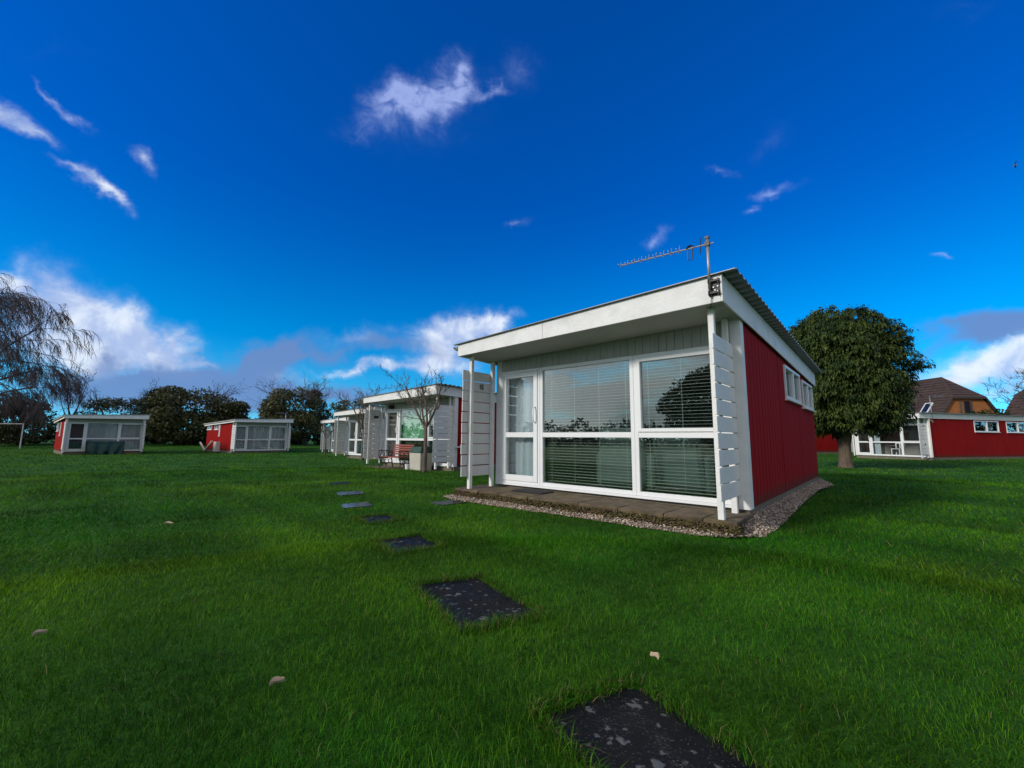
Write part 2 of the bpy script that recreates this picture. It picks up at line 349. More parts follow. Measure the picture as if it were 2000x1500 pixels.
# ------------------------------------------------------------------ ground
def gz(x, y):
    x = np.asarray(x, float); y = np.asarray(y, float)
    yy = np.minimum(3 * np.log1p(np.exp(np.minimum((y - 8) / 3, 40))), 30)
    z = -.00975 * yy + .00356 * np.clip(x, -50, 50) * np.minimum(yy / 12, 1)
    k = np.clip((y - 34) / 16, 0, 1); k = k * k * (3 - 2 * k)
    return z * (1 - k)
def bumpy(x, y):
    d_ = np.full(np.shape(x), 9.0)
    for (sx_, sy_) in ((.57, 1.42), (-.25, 2.92), (-1.0, 4.38), (-1.73, 5.67), (-2.39, 6.78), (-3.04, 8.25), (-4.02, 10.2), (-1.02, 7.1)): d_ = np.minimum(d_, np.hypot(x - sx_, y - sy_))
    dx_, dy_ = x + .185, y - 8.0245; lx_, ly_ = dx_ * .7484 - dy_ * .6632, dx_ * .6632 + dy_ * .7484       # flat round the near chalet
    db_ = np.hypot(np.maximum(np.maximum(-.5 - lx_, lx_ - 4.2), 0), np.maximum(np.maximum(-.9 - ly_, ly_ - 6.6), 0))
    return np.clip((d_ - .45) / .8, 0, 1) * np.clip((db_ - .3) / 1.2, 0, 1) * (.012 * np.sin(x * 1.7 + .8 * np.sin(y * .9)) * np.sin(y * 1.3 + 1.1) + .008 * np.sin(x * 4.1 + y * 2.3) + .007 * np.sin(y * 4.7 - x * 1.9))
def g1z(x, y): return float(gz(x, y))
rad = np.concatenate([np.linspace(0, 14, 57)[1:], 14 * np.power(600 / 14, np.linspace(0, 1, 60))[1:]])
na = 180
ang = np.linspace(0, 2 * np.pi, na, endpoint=False)
X = np.outer(rad, np.cos(ang)); Y = np.outer(rad, np.sin(ang)) + 2.0
Z = gz(X, Y) + bumpy(X, Y) * (np.hypot(X, Y) < 60) - .02
V = np.concatenate([[[0, 2, float(gz(0, 2)) - .02]], np.stack([X, Y, Z], -1).reshape(-1, 3)])
F = []
for j in range(na): F.append((0, 1 + j, 1 + (j + 1) % na))
mb = MB(); mb.v = [tuple(p) for p in V]; mb.f = F
for i in range(len(rad) - 1):
    for j in range(na): mb.f.append((1 + i * na + j, 1 + (i + 1) * na + j, 1 + (i + 1) * na + (j + 1) % na, 1 + i * na + (j + 1) % na))
tag(mb.obj('lawn', 'lawn', smooth=True), 'mown green lawn of the chalet park', None, None, 'structure')

# ------------------------------------------------------------------ the chalets
WD, LN, OV = 4.114, 6.52, .869
XL, XR = -.30, WD + .053
ZS, ZRAIL, ZFT = .14, 1.013, 2.19
FALL = .0311                                                        # fall of the roof towards the back
def fb(x, y): return 2.4704 + .0196 * (x - WD) - FALL * y          # underside of the fascia
def ft(x, y): return fb(x, y) + .215 + (x - XL) / (XR - XL) * .105  # its top
def wavy(mb, x0, x1, y, z0, z1, amp, n, rng, flare=0.0):
    nx = max(8, int((x1 - x0) * n * 6)); ph = rng.random() * 6
    def fn(u, v):
        x = x0 + (x1 - x0) * u
        a = amp * (math.sin(u * (x1 - x0) * n * 6.28 + ph + .7 * math.sin(u * 9 + ph)) + .35 * math.sin(u * (x1 - x0) * n * 15 + ph))
        return (x + flare * (1 - v) * math.sin(u * 7), y + a * (.6 + .4 * (1 - v)), z0 + (z1 - z0) * v)
    return mb.grid(nx, 4, fn)
def wall_with_holes(mb, x0, x1, a, b, z0, ztop, holes):
    """a wall slab along y from a to b with rectangular openings (y0,y1,z0,z1)"""
    ys = sorted({a, b} | {v for h in holes for v in h[:2] if a < v < b})
    for p, q in zip(ys, ys[1:]):
        hs_ = sorted([h for h in holes if h[0] < (p + q) / 2 < h[1]], key=lambda h: h[2])
        zc = z0
        for h in hs_:
            if h[2] > zc: mb.box(x0, x1, p, q, zc, h[2])
            zc = h[3]
        mb.zbox(x0, x1, p, q, zc, ztop)
def screen(root, x, side, rng, knobs=False, number=None, ypost=(-.663, -.115), yr=(-.835, -.03)):
    sc = empty('slat_screen', (0, 0, 0), 0, root)
    for y in ypost:
        MB().zbox(x - .033, x + .033, y - .033, y + .033, .065 if y < -.3 else .07, lambda a, c: fb(a, c) + .01).obj('post', 'white_paint', sc, bevel=.004)
    xs = x + side * .045
    me = MB().box(-.011, .011, yr[0], yr[1], -.0875, .0875).mesh('slat'); me.materials.append(MATS['slat_shaded' if number or side < 0 else 'white_paint'])
    for k in range(10):
        o = bpy.data.objects.new('slat', me); COL.objects.link(o); o.parent = sc
        o.location = (xs + side * rng.uniform(-.002, .003), rng.uniform(-.006, .006), .372 + k * .189 + rng.uniform(-.003, .003))
        o.rotation_euler = (rng.uniform(-.004, .004), 0, 0)
        b = o.modifiers.new('bevel', 'BEVEL'); b.width = .003; b.segments = 1
    if number:
        cu = bpy.data.curves.new('house_number', 'FONT'); cu.body = number; cu.size = .155; cu.extrude = .004; cu.align_x = 'CENTER'; cu.align_y = 'CENTER'; cu.space_character = .95
        tmp = bpy.data.objects.new('tmp', cu); COL.objects.link(tmp)
        bpy.context.view_layer.update()
        me = bpy.data.meshes.new_from_object(tmp.evaluated_get(bpy.context.evaluated_depsgraph_get())); COL.objects.unlink(tmp); bpy.data.objects.remove(tmp)
        me.transform(Matrix.Scale(.8, 4, (1, 0, 0)))
        o = link_mesh('house_number', me, 'number_black', sc); o.rotation_euler = (R_(90), 0, R_(90)); o.location = (xs + .017, -.385, 1.885)
        tag(o, 'black figures 18 on the second slat')
    if knobs:
        for (y, z) in ((-.35, 2.03), (-.35, .91)):
            MB().tube([(xs, y, z), (xs + side * .04, y, z)], .035, 8).obj('hook', 'black_plastic', sc)
    return sc
def small_window(root, y0, y1, z0, z1, x, side, rng, cloth=True):
    """two-light window in a side wall, glass set back in a white frame"""
    w = MB(); xo = x + side * .03; xi = x - side * .05; a, b = min(xo, xi), max(xo, xi); ym = y0 + (y1 - y0) * .52; f = .055
    w.box(a, b, y0, y1, z0, z0 + f).box(a, b, y0, y1, z1 - f, z1).box(a, b, y0, y0 + f, z0 + f, z1 - f).box(a, b, y1 - f, y1, z0 + f, z1 - f).box(a, b, ym - .04, ym + .04, z0 + f, z1 - f)
    o = w.obj('window', 'upvc', root, bevel=.004)
    s = MB(); s.box(min(x - side * .02, x + side * .07), max(x - side * .02, x + side * .07), y0 - .03, y1 + .03, z0 - .035, z0 - .002).obj('sill', 'upvc', o, bevel=.003)
    for p, q in ((y0 + f, ym - .04), (ym + .04, y1 - f)):
        MB().box(x - .006 - side * .01, x + .002 - side * .01, p, q, z0 + f, z1 - f).obj('pane', 'glass', o)
    if cloth:
        c = MB(); ph = rng.random() * 5
        c.grid(14, 3, lambda u, v: (x - side * (.12 + .02 * math.sin(u * 30 + ph)), y0 + (y1 - y0) * (.55 + .3 * u), z0 + (z1 - z0) * v)); c.obj('curtain', 'sheer', o, smooth=True)
    return o

def chalet(loc, rz, label, group, style, L=LN, seams=(), right_windows=(), left_windows=(), number=None, knobs=False, full=True, seed=1, fine=False, fall=.0311):
    global FALL
    FALL = fall
    rng = random.Random(seed)
    root = empty('chalet', loc, rz); tag(root, label, 'chalet', group)
    xw0 = -.12
    MB().box(xw0 + .01, WD - .012, .02, L - .02, -.5, .122).obj('plinth', 'concrete', root)
    MB().zbox(xw0 + .055, xw0 + .065, .05, 2.99, .141, lambda x, y: fb(x, y) + .08).obj('lining', 'interior_wall', root)
    MB().box(xw0 + .07, WD - .07, .06, L - .07, .124, .14).obj('floor', 'interior_floor', root)
    # walls
    e = .27
    mbw = MB(); wall_with_holes(mbw, WD - .06, WD - .022, .03, L, .12, lambda x, y: fb(x, y) + .12, right_windows); mbw.obj('wall', 'bark_dark', root)
    cuts = [.0] + list(seams) + [L]
    for a, b in zip(cuts, cuts[1:]):
        mbp = MB(); wall_with_holes(mbp, WD - .021, WD, a + (.018 if a else .13), b - .018, .125, lambda x, y: fb(x, y) + .05, right_windows)
        mbp.obj('wall_panel', 'red_panel', root)
    mbw = MB(); wall_with_holes(mbw, xw0, xw0 + .05, .03, L, .12, lambda x, y: fb(x, y) + .1, left_windows); mbw.obj('wall_panel', 'red_panel', root)
    MB().zbox(xw0 + .051, WD - .061, L - .06, L - .004, .12, lambda x, y: fb(x, y) + .1).obj('wall', 'red_panel', root)
    MB().zbox(xw0 + .052, WD - .062, 3.0, 3.04, .141, lambda x, y: fb(x, y) + .1).obj('partition', 'interior_wall', root)
    for h in right_windows: small_window(root, *h, WD, 1, rng)
    for h in left_windows: small_window(root, *h, xw0, -1, rng)
    # corner boards
    MB().zbox(WD - .115, WD + .004, -.022, .016, .11, lambda x, y: fb(x, y) + .02).obj('corner_board', 'white_paint', root, bevel=.003)
    MB().zbox(WD + .0045, WD + .016, -.018, .126, .115, lambda x, y: fb(x, y) + .02).obj('corner_board', 'white_paint', root)
    MB().zbox(xw0 - .006, .0, -.022, .016, .11, lambda x, y: fb(x, y) + .02).obj('corner_board', 'white_paint', root, bevel=.003)
    # boarding above the glazing
    n = 34 if fine else 1; x0, x1 = .004, WD - .118; wd = (x1 - x0) / n
    for k in range(n):
        MB().zbox(x0 + k * wd + .003, x0 + (k + 1) * wd - .003, -.012 + rng.uniform(-.0015, .0015), .02, ZFT + .003, lambda x, y: fb(x, y) + .02).obj('cladding_board', 'header_paint', root)
    MB().zbox(x0, x1, .021, .05, ZFT + .003, lambda x, y: fb(x, y) + .1).obj('header', 'interior_wall', root)
    # roof: deck, soffit, fascias, sheet, gutter
    MB().zbox(XL + .024, XR - .024, -OV + .024, L + e - .024, lambda x, y: ft(x, y) - .05, lambda x, y: ft(x, y) - .012).obj('roof_deck', 'deck_ply', root)
    MB().zbox(XL + .023, XR - .023, -OV + .023, -.0225, lambda x, y: fb(x, y) + .012, lambda x, y: fb(x, y) + .024).obj('soffit', 'soffit_paint', root)
    MB().zbox(XR - .022, XR, -OV, L + e, fb, lambda x, y: ft(x, y) - .002).obj('fascia', 'white_paint', root, bevel=.003)
    MB().zbox(XL, XL + .022, -OV, L + e, fb, lambda x, y: ft(x, y) - .002).obj('fascia', 'white_paint', root, bevel=.003)
    MB().zbox(XL + .0225, XR - .0225, L + e - .022, L + e - .001, fb, lambda x, y: ft(x, y) - .003).obj('fascia', 'white_paint', root)
    if fine:    # the front fascia is two lengths of board, butted
        for a, b in ((XL + .0225, 1.62), (1.624, XR - .0225)):
            MB().zbox(a, b, -OV + .001, -OV + .022, fb, lambda x, y: ft(x, y) - .003).obj('fascia', 'white_paint', root, bevel=.003)
    else:
        MB().zbox(XL + .0225, XR - .0225, -OV + .001, -OV + .022, fb, lambda x, y: ft(x, y) - .003).obj('fascia', 'white_paint', root)
    xa, xb, ya, yb = XL - .07, XR + .15, -OV - .045, L + e + .1
    prof = []; y = ya; pitch = .19
    while y < yb:
        for dy, h in ((0, 0), (.055, 0), (.075, .028), (.15, .028), (.17, 0)): prof.append((min(y + dy, yb), h))
        y += pitch
    rs = MB(); npf = len(prof)
    for lay in (0, 1):
        for (yy, h) in prof:
            for xx in (xa, xb): rs.v.append((xx, yy, ft(xx, yy) + .006 + h + (0 if lay == 0 else -.008)))
    o2 = npf * 2
    for i in range(npf - 1):
        a = i * 2; rs.f += [(a, a + 1, a + 3, a + 2), (o2 + a, o2 + a + 2, o2 + a + 3, o2 + a + 1), (a, a + 2, o2 + a + 2, o2 + a), (a + 1, o2 + a + 1, o2 + a + 3, a + 3)]
    rs.f += [(0, o2, o2 + 1, 1), (o2 - 2, o2 - 1, 2 * o2 - 1, 2 * o2 - 2)]
    rs.obj('roof_sheet', 'roof_metal', root)
    gm = MB(); prof2 = [(-.005, 0), (-.02, -.05), (-.055, -.068), (-.09, -.05), (-.105, 0.002)]
    gm.grid(2, 5, lambda u, v: (XL + prof2[round(v * 4)][0], -OV - .02 + u * (L + e + OV + .02), ft(XL, -OV + u * 7) - .03 + prof2[round(v * 4)][1]))
    go = gm.obj('gutter', 'gutter', root); so = go.modifiers.new('t', 'SOLIDIFY'); so.thickness = .004
    # glazing: door on the left, two windows
    m1, m2, xe = .923, 2.667, WD - .125
    ya, yb = -.03, .045
    def frame(mb, x0, x1, z0, z1, w, ya=ya, yb=yb):
        mb.box(x0, x0 + w, ya, yb, z0, z1).box(x1 - w, x1, ya, yb, z0, z1).box(x0 + w, x1 - w, ya, yb, z0, z0 + w).box(x0 + w, x1 - w, ya, yb, z1 - w, z1)
    MB().box(.004, xe + .005, -.055, .04, ZS - .022, ZS + .012).obj('door_sill', 'upvc', root, bevel=.004)
    df = MB(); frame(df, .006, m1 - .002, ZS + .014, ZFT - .002, .045); dfo = df.obj('door_frame', 'upvc', root, bevel=.004)
    d = MB(); z0, z1 = ZS + .062, ZFT - .052; x0, x1 = .055, m1 - .05; fw_ = .085
    d.box(x0, x0 + fw_, -.045, .03, z0, z1).box(x1 - fw_, x1, -.045, .03, z0, z1).box(x0 + fw_, x1 - fw_, -.045, .03, z0, z0 + .1).box(x0 + fw_, x1 - fw_, -.045, .03, z1 - .085, z1).box(x0 + fw_, x1 - fw_, -.045, .03, ZRAIL - .045, ZRAIL + .045)
    do = d.obj('door', 'upvc', root, bevel=.005)
    for a, b in ((z0 + .1, ZRAIL - .045), (ZRAIL + .045, z1 - .085)):
        MB().box(x0 + fw_, x1 - fw_, -.008, .004, a, b).obj('pane', 'glass', do)
    hp = [(x1 - .04, -.05, 1.22), (x1 - .04, -.10, 1.25), (x1 - .04, -.115, 1.36), (x1 - .04, -.10, 1.47), (x1 - .04, -.05, 1.50)]
    MB().tube(hp, .011, 8).obj('handle', 'upvc', do, smooth=True)
    for (a, b, split) in ((m1, m2, False), (m2, xe, True)):
        wm = MB(); frame(wm, a + (.001), b - .001, ZS + .014, ZFT - .002, .058)
        wm.box(a + .06, b - .06, ya + .002, yb - .002, ZRAIL - .04, ZRAIL + .04)
        wo = wm.obj('window', 'upvc', root, bevel=.004)
        u0, u1 = a + .059, b - .059
        if split:
            cs = MB(); frame(cs, u0 + .001, u1 - .001, ZRAIL + .042, ZFT - .062, .05, -.048, .03); cs.obj('casement', 'upvc', wo, bevel=.004)
        g = .05 if split else 0
        MB().box(u0, u1, -.004, .008, ZS + .072, ZRAIL - .04).obj('pane', 'glass_near' if fine else 'glass', wo)
        MB().box(u0 + g, u1 - g, -.004, .008, ZRAIL + .041 + g, ZFT - .06 - g).obj('pane', 'glass_near' if fine else 'glass', wo)
        if style == 'blind':
            bl = MB(); z = ZS + .10; tilt = .10
            while z < ZFT - .1:
                dz = math.sin(tilt) * .02 + rng.uniform(-.002, .002); dyy = math.cos(tilt) * .02; zs_ = rng.uniform(-.0015, .0015)
                bl.hexa([(u0 + .01, .105 - dyy, z - dz), (u1 - .01, .105 - dyy, z - dz + zs_), (u1 - .01, .105 + dyy, z + dz), (u0 + .01, .105 + dyy, z + dz),
                         (u0 + .01, .105 - dyy, z - dz + .003), (u1 - .01, .105 - dyy, z - dz + .003 + zs_), (u1 - .01, .105 + dyy, z + dz + .003), (u0 + .01, .105 + dyy, z + dz + .003)])
                z += .046
            bo = bl.obj('blind', 'blind', wo); bo['kind'] = 'stuff'
            cdm = MB(); nn = 4 if not split else 3
            for i in range(nn):
                x = u0 + .12 + (u1 - u0 - .24) * i / (nn - 1); cdm.box(x - .002, x + .002, .078, .081, ZS + .1, ZFT - .08)
            cdm.obj('blind_cord', 'cord', wo)
        elif style in ('sheer', 'sheer_open'):
            wavy(MB(), u0 - .02, u1 + .02,   .14, ZS + .03, ZFT - .07, .035, 4, rng).obj('curtain', 'sheer', wo, smooth=True)
        elif style == 'green' and not split:
            wavy(MB(), u0 - .02, u1 + .02, .12, ZRAIL - .03, ZFT - .07, .018, 5, rng).obj('curtain', 'green_curtain', wo, smooth=True)
        elif style == 'open' and not split:
            wavy(MB(), u0, u0 + .36, .14, ZS + .03, ZFT - .07, .03, 7, rng, .05).obj('curtain', 'sheer', wo, smooth=True)
        elif style == 'teal' and not split:
            MB().box(u0 + .05, u0 + .6, .2, .23, ZS + .1, .95).obj('panel', 'teal', wo)
    if style in ('blind', 'sheer'):
        wavy(MB(), .10, m1 - .08, .14, ZS + .03, ZFT - .07, .024, 7, rng).obj('curtain', 'sheer', do, smooth=True)
    elif style == 'sheer_open':
        wavy(MB(), .06, m1 - .06, .12, ZS + .03, ZFT - .05, .012, 5, rng).obj('curtain', 'dark_room_sheet', do, smooth=True)  # dark sheet added behind the door glass, stands in for the unlit room
    elif style == 'green':
        wavy(MB(), .10, m1 - .08, .12, ZS + .03, ZFT - .07, .012, 5, rng).obj('curtain', 'brown_blind', do, smooth=True)
    # slatted screens on either side of the porch
    screen(root, -.143, -1, rng, number=number)
    screen(root, 3.976, 1, rng, knobs=knobs, yr=(-.84, .085))
    return root
GROUP = 'identical white and red chalets'
main = chalet((-.185, 8.0245, .07), -.7252, 'large red and white chalet in the foreground, number 18 on its slatted screen', GROUP, 'blind',
              seams=(2.37, 4.22), right_windows=((2.9, 4.55, 1.68, 2.29), (4.86, 6.36, 1.64, 2.23)), number='18', seed=3, fine=True)
row2 = chalet((-5.055, 17.193, -.064), -.71, 'white chalet with green curtains, behind the red garden bench', GROUP, 'green', seams=(2.4, 4.4), seed=5)
row3 = chalet((-9.85, 25.95, -.152), -.70, 'half hidden white chalet behind the one with the green curtains', GROUP, 'teal', seed=6)
row4 = chalet((-14.9, 35.6, -.29), -.72, 'farthest chalet of the row, only its slatted screen and roof edge showing', GROUP, 'none', seed=7)
chA = chalet((-30.908, 29.824, -.255), .88, 'leftmost chalet with pale curtains, a dark green covered seat before it', GROUP, 'sheer_open', seed=8, left_windows=((4.6, 6.0, 1.55, 2.2), (2.9, 3.5, 1.2, 2.2)))
chB = chalet((-22.363, 34.579, -.279), .879, 'distant chalet with a bright red side wall and pale curtains', GROUP, 'sheer', seed=9, left_windows=((5.25, 6.5, 1.85, 2.38), (3.5, 4.5, 1.85, 2.38), (3.05, 3.3, 1.3, 2.4)))
chC = chalet((24.079, 29.928, -.06), -1.24, 'chalet with the long dark red side wall at the right edge of the lawn', GROUP, 'open', L=13.2, seed=10, knobs=True,
             seams=(3.4, 8.0), right_windows=((4.66, 7.4, 1.72, 2.44), (8.3, 11.0, 1.72, 2.44)), fall=-.004)
chD = chalet((24.3, 41.9, -.10), -1.24, 'chalet of which only a strip of red wall shows left of the evergreen trunk', GROUP, 'none', seed=11)

def loc2(root, p):
    """from a chalet's own axes to the world"""
    a = root.rotation_euler[2]; c, s = math.cos(a), math.sin(a)
    return (root.location[0] + p[0] * c - p[1] * s, root.location[1] + p[0] * s + p[1] * c, root.location[2] + p[2])

# furniture seen through the blinds of the near chalet
def armchair(p, rz, label):
    r = empty('armchair', loc2(main, p), main.rotation_euler[2] + rz); tag(r, label, 'armchair', None)
    MB().box(-.36, .36, -.32, .36, .06, .42).obj('seat', 'sofa', r, bevel=.05)
    MB().hexa([(-.4, .24, .1), (.4, .24, .1), (.4, .42, .1), (-.4, .42, .1), (-.37, .34, .98), (.37, .34, .98), (.37, .48, .98), (-.37, .48, .98)]).obj('backrest', 'sofa', r, bevel=.05)
    for s in (-1, 1): MB().box(s * .42 - .08, s * .42 + .08, -.34, .36, .06, .60).obj('armrest', 'sofa', r, bevel=.05)
    return r
armchair((2.25, .75, .14), R_(180), 'pale grey armchair with its back to the middle window of chalet 18')
armchair((3.15, .85, .14), R_(170), 'pale grey armchair seen through the right-hand window of chalet 18')
# C: a white plastic chair indoors
r = empty('plastic_chair', loc2(chC, (2.0, .7, .14)), chC.rotation_euler[2]); tag(r, 'white plastic chair seen through the window of the right-hand chalet', 'chair')
MB().box(-.25, .25, -.25, .25, .42, .46).obj('seat', 'upvc', r)
bk = MB(); bk.box(-.25, -.19, .24, .29, .46, .88).box(.19, .25, .24, .29, .46, .88).box(-.19, .19, .245, .285, .78, .88).box(-.04, .04, .245, .285, .46, .78); bk.obj('backrest', 'upvc', r)
for a in (-1, 1):
    MB().box(a * .27 - .03, a * .27 + .03, -.24, .24, .63, .66).obj('armrest', 'upvc', r)
    for b in (-1, 1): MB().box(a * .22 - .025, a * .22 + .025, b * .22 - .025, b * .22 + .025, 0, .42).obj('leg', 'upvc', r)

# ------------------------------------------------------------------ patio, gravel, mat of the near chalet
pr = empty('patio', tuple(main.location), main.rotation_euler[2]); pr['kind'] = 'structure'
MB().box(-.40, 4.14, -.745, .0, -.25, .028).obj('patio_base', 'patio', pr)
rng = random.Random(4); x = -.42; k = 0
rows = [(-.765, -.375), (-.368, -.024)]
while x < 4.12:
    w = (.60, .45, .62, .90, .6)[k % 5]; x1 = min(x + w, 4.16)
    for (a, b) in rows:
        o = MB().hexa([(x + .006, a, .03), (x1 - .006, a + rng.uniform(-.02, .02), .03), (x1 - .006, b, .03), (x + .006, b, .03),
                       (x + .006, a + .004, .074 + rng.uniform(-.005, .004)), (x1 - .006, a + .004, .074 + rng.uniform(-.005, .004)), (x1 - .006, b, .076), (x + .006, b, .076)]).obj('paving_slab', 'patio', pr, bevel=.006)
    x = x1; k += 1
dm = MB(); dm.box(-.32, .32, -.17, .17, 0, .016)
for i in range(9): dm.box(-.30, .30, -.155 + i * .035, -.135 + i * .035, .016, .022)
tag(dm.obj('doormat', 'rubber', loc=loc2(main, (.95, -.27, .077)), rz=main.rotation_euler[2]), 'black ribbed rubber mat lying on the patio by the glass door', 'doormat')

GRAVEL = [(-.70, -.80), (-.3, -.98), (.4, -.99), (1.2, -.97), (2.0, -.95), (3.1, -.95), (3.8, -.93), (4.14, -.84), (4.35, -.5), (4.37, .2), (4.33, 1.4), (4.29, 3.0), (4.27, 5.0), (4.36, 6.9),
          (4.02, 6.9), (4.02, .0), (4.1, -.7), (-.4, -.7), (-.5, -.2), (-.72, -.3)]
def in_poly(P, x, y):
    ins = np.zeros(x.shape, bool); n = len(P)
    for i in range(n):
        x0, y0 = P[i]; x1, y1 = P[(i + 1) % n]
        c = ((y0 > y) != (y1 > y)) & (x < (x1 - x0) * (y - y0) / ((y1 - y0) if y1 != y0 else 1e-9) + x0)
        ins ^= c
    return ins
nrng = np.random.default_rng(5)
import itertools
def rock_protos(n):
    out = []
    import bmesh
    for k in range(n):
        bm = bmesh.new(); bmesh.ops.create_icosphere(bm, subdivisions=1, radius=1.0)
        r = random.Random(k)
        for v in bm.verts: v.co *= r.uniform(.75, 1.2); v.co.z *= .7
        out.append((np.array([v.co[:] for v in bm.verts]), np.array([[v.index for v in f.verts] for f in bm.faces]))); bm.free()
    return out
PR = rock_protos(5)
def bank(lx, ly):      # the pebbles are heaped against wall and patio
    d_ = np.hypot(np.maximum(lx - 4.12, 0), np.maximum(-.765 - ly, 0)) + np.maximum(-.4 - lx, 0)
    side_ = np.clip((ly + .7) / .5, 0, 1)
    return -.030 + (.045 + .085 * side_) * np.clip(1 - d_ / .25, 0, 1)
def pebbles(n, poly, cols, smin, smax, z, seed, base=.0, up=0.0):
    rg = np.random.default_rng(seed)
    P = np.array(poly); lo, hi = P.min(0), P.max(0); pts = rg.uniform(lo, hi, (n * 6, 2)); pts = pts[in_poly(poly, pts[:, 0], pts[:, 1])][:n]
    VV, FF, CC, off = [], [], [], 0
    for k, (pv, pf) in enumerate(PR):
        q = pts[k::len(PR)]; m_ = len(q)
        s = rg.uniform(smin, smax, (m_, 1, 1)) * rg.uniform(.75, 1.2, (m_, 1, 3)); a = rg.uniform(0, 6.28, m_)
        v = pv[None] * s; ca, sa = np.cos(a)[:, None], np.sin(a)[:, None]
        vx = v[..., 0] * ca - v[..., 1] * sa; vy = v[..., 0] * sa + v[..., 1] * ca
        v = np.stack([vx + q[:, :1], vy + q[:, 1:], v[..., 2] + bank(q[:, 0], q[:, 1])[:, None] + rg.uniform(-.006, .012 + up, (m_, 1))], -1)
        VV.append(v.reshape(-1, 3)); FF.append((pf[None] + (np.arange(m_) * len(pv))[:, None, None]).reshape(-1, 3) + off); off += m_ * len(pv)
        c = cols[rg.integers(0, len(cols), m_)] * rg.uniform(.6, 1.25, (m_, 1)); CC.append(np.repeat(c, len(pv), 0))
    return np_mesh('gravel', np.concatenate(VV), np.concatenate(FF), np.concatenate(CC))
leaf_mat('stone_col', 0.0, .8, .3)
PC = np.array([[.42, .31, .23], [.52, .42, .33], [.33, .23, .17], [.62, .54, .46], [.21, .165, .13], [.44, .33, .24]])
me = pebbles(13000, GRAVEL, PC, .007, .0145, .03, 3)
go = link_mesh('gravel', me, 'stone_col', None, False, (main.location[0], main.location[1], .004), main.rotation_euler[2])
tag(go, 'pinkish brown pebbles laid round the patio and side wall', None, None, 'stuff')
EDGE = [(-.42, -.79), (4.17, -.79), (4.18, -.60), (4.14, -.60), (4.13, -.735), (-.42, -.735)]
MC = np.array([[.085, .055, .025], [.06, .04, .02], [.10, .085, .02], [.13, .09, .05], [.045, .05, .012]])
tag(link_mesh('moss', pebbles(3600, EDGE, MC, .008, .022, .03, 8, up=.075), 'stone_col', None, False, (main.location[0], main.location[1], .004), main.rotation_euler[2]), 'brown moss and crumbled soil along the patio edge', None, None, 'stuff')
gb = MB(); NX, NY = 190, 230
gxs = np.linspace(-.8, 4.6, NX); gys = np.linspace(-1.1, 6.95, NY); GX, GY = np.meshgrid(gxs, gys); GI = in_poly(GRAVEL, GX, GY); GZ = bank(GX, GY) - .006
gb.v = [tuple(p) for p in np.stack([GX, GY, GZ], -1).reshape(-1, 3)]
for j in range(NY - 1):
    for i in range(NX - 1):
        if GI[j:j + 2, i:i + 2].all(): gb.f.append((j * NX + i, j * NX + i + 1, (j + 1) * NX + i + 1, (j + 1) * NX + i))
tag(gb.obj('gravel_bed', 'concrete', loc=(main.location[0], main.location[1], 0), rz=main.rotation_euler[2]), 'damp soil under the pebbles', None, None, 'structure')

# ------------------------------------------------------------------ stepping stones
SLABS = [([(.10, 1.76), (.52, 1.98), (1.06, 1.10), (.62, .84)], 'nearest and largest stepping stone, black with pale lichen blotches, cut by the photo edge'),
         ([(-.70, 3.19), (-.25, 3.38), (.20, 2.68), (-.27, 2.44)], 'second nearest stepping stone, dark with scattered white lichen'),
         ([(-1.38, 4.48), (-.98, 4.78), (-.64, 4.27), (-1.06, 4.00)], 'third stepping stone from the camera, dark, wet on its near edge'),
         ([(-2.06, 5.72), (-1.70, 6.00), (-1.40, 5.62), (-1.76, 5.36)], 'fourth stepping stone from the camera, half sunk in the grass'),
         ([(-2.66, 6.84), (-2.3, 7.1), (-2.12, 6.72), (-2.48, 6.46)], 'fifth stepping stone from the camera, a pale wet sliver'),
         ([(-3.36, 8.32), (-2.98, 8.62), (-2.72, 8.18), (-3.1, 7.9)], 'sixth stepping stone from the camera, shining pale blue'),
         ([(-4.35, 10.25), (-3.98, 10.6), (-3.7, 10.15), (-4.05, 9.85)], 'farthest stepping stone, almost lost in the grass'),
         ([(-1.32, 7.10), (-.98, 7.40), (-.72, 7.12), (-1.06, 6.84)], 'flat grey slab at the left end of the gravel strip')]
for si, (pts, lab) in enumerate(SLABS):
    cx = sum(p[0] for p in pts) / 4; cy = sum(p[1] for p in pts) / 4; rg = random.Random(int(cx * 100)); ring = []
    for i in range(4):
        a, b = pts[i], pts[(i + 1) % 4]
        for t_ in (0.06, .3, .5, .7, .94):
            ring.append((a[0] + (b[0] - a[0]) * t_ + rg.uniform(-.008, .008) - cx, a[1] + (b[1] - a[1]) * t_ + rg.uniform(-.008, .008) - cy))
    s = MB(); n = len(ring)
    for sc_, z in ((1, -.06), (1, -.006), (.975, .002)):
        for (x, y) in ring: s.v.append((x * sc_, y * sc_, z))
    for l in (0, 1):
        for i in range(n): s.f.append((l * n + i, l * n + (i + 1) % n, (l + 1) * n + (i + 1) % n, (l + 1) * n + i))
    s.f.append(tuple(2 * n + i for i in range(n)))
    tag(s.obj('stepping_stone', 'wet_slab' if si in (4, 5, 7) else 'stone_slab', loc=(cx, cy, g1z(cx, cy) + (-.004 if si in (4, 5, 7) else -.018))), lab, 'stepping stone', 'stepping stones in the lawn')

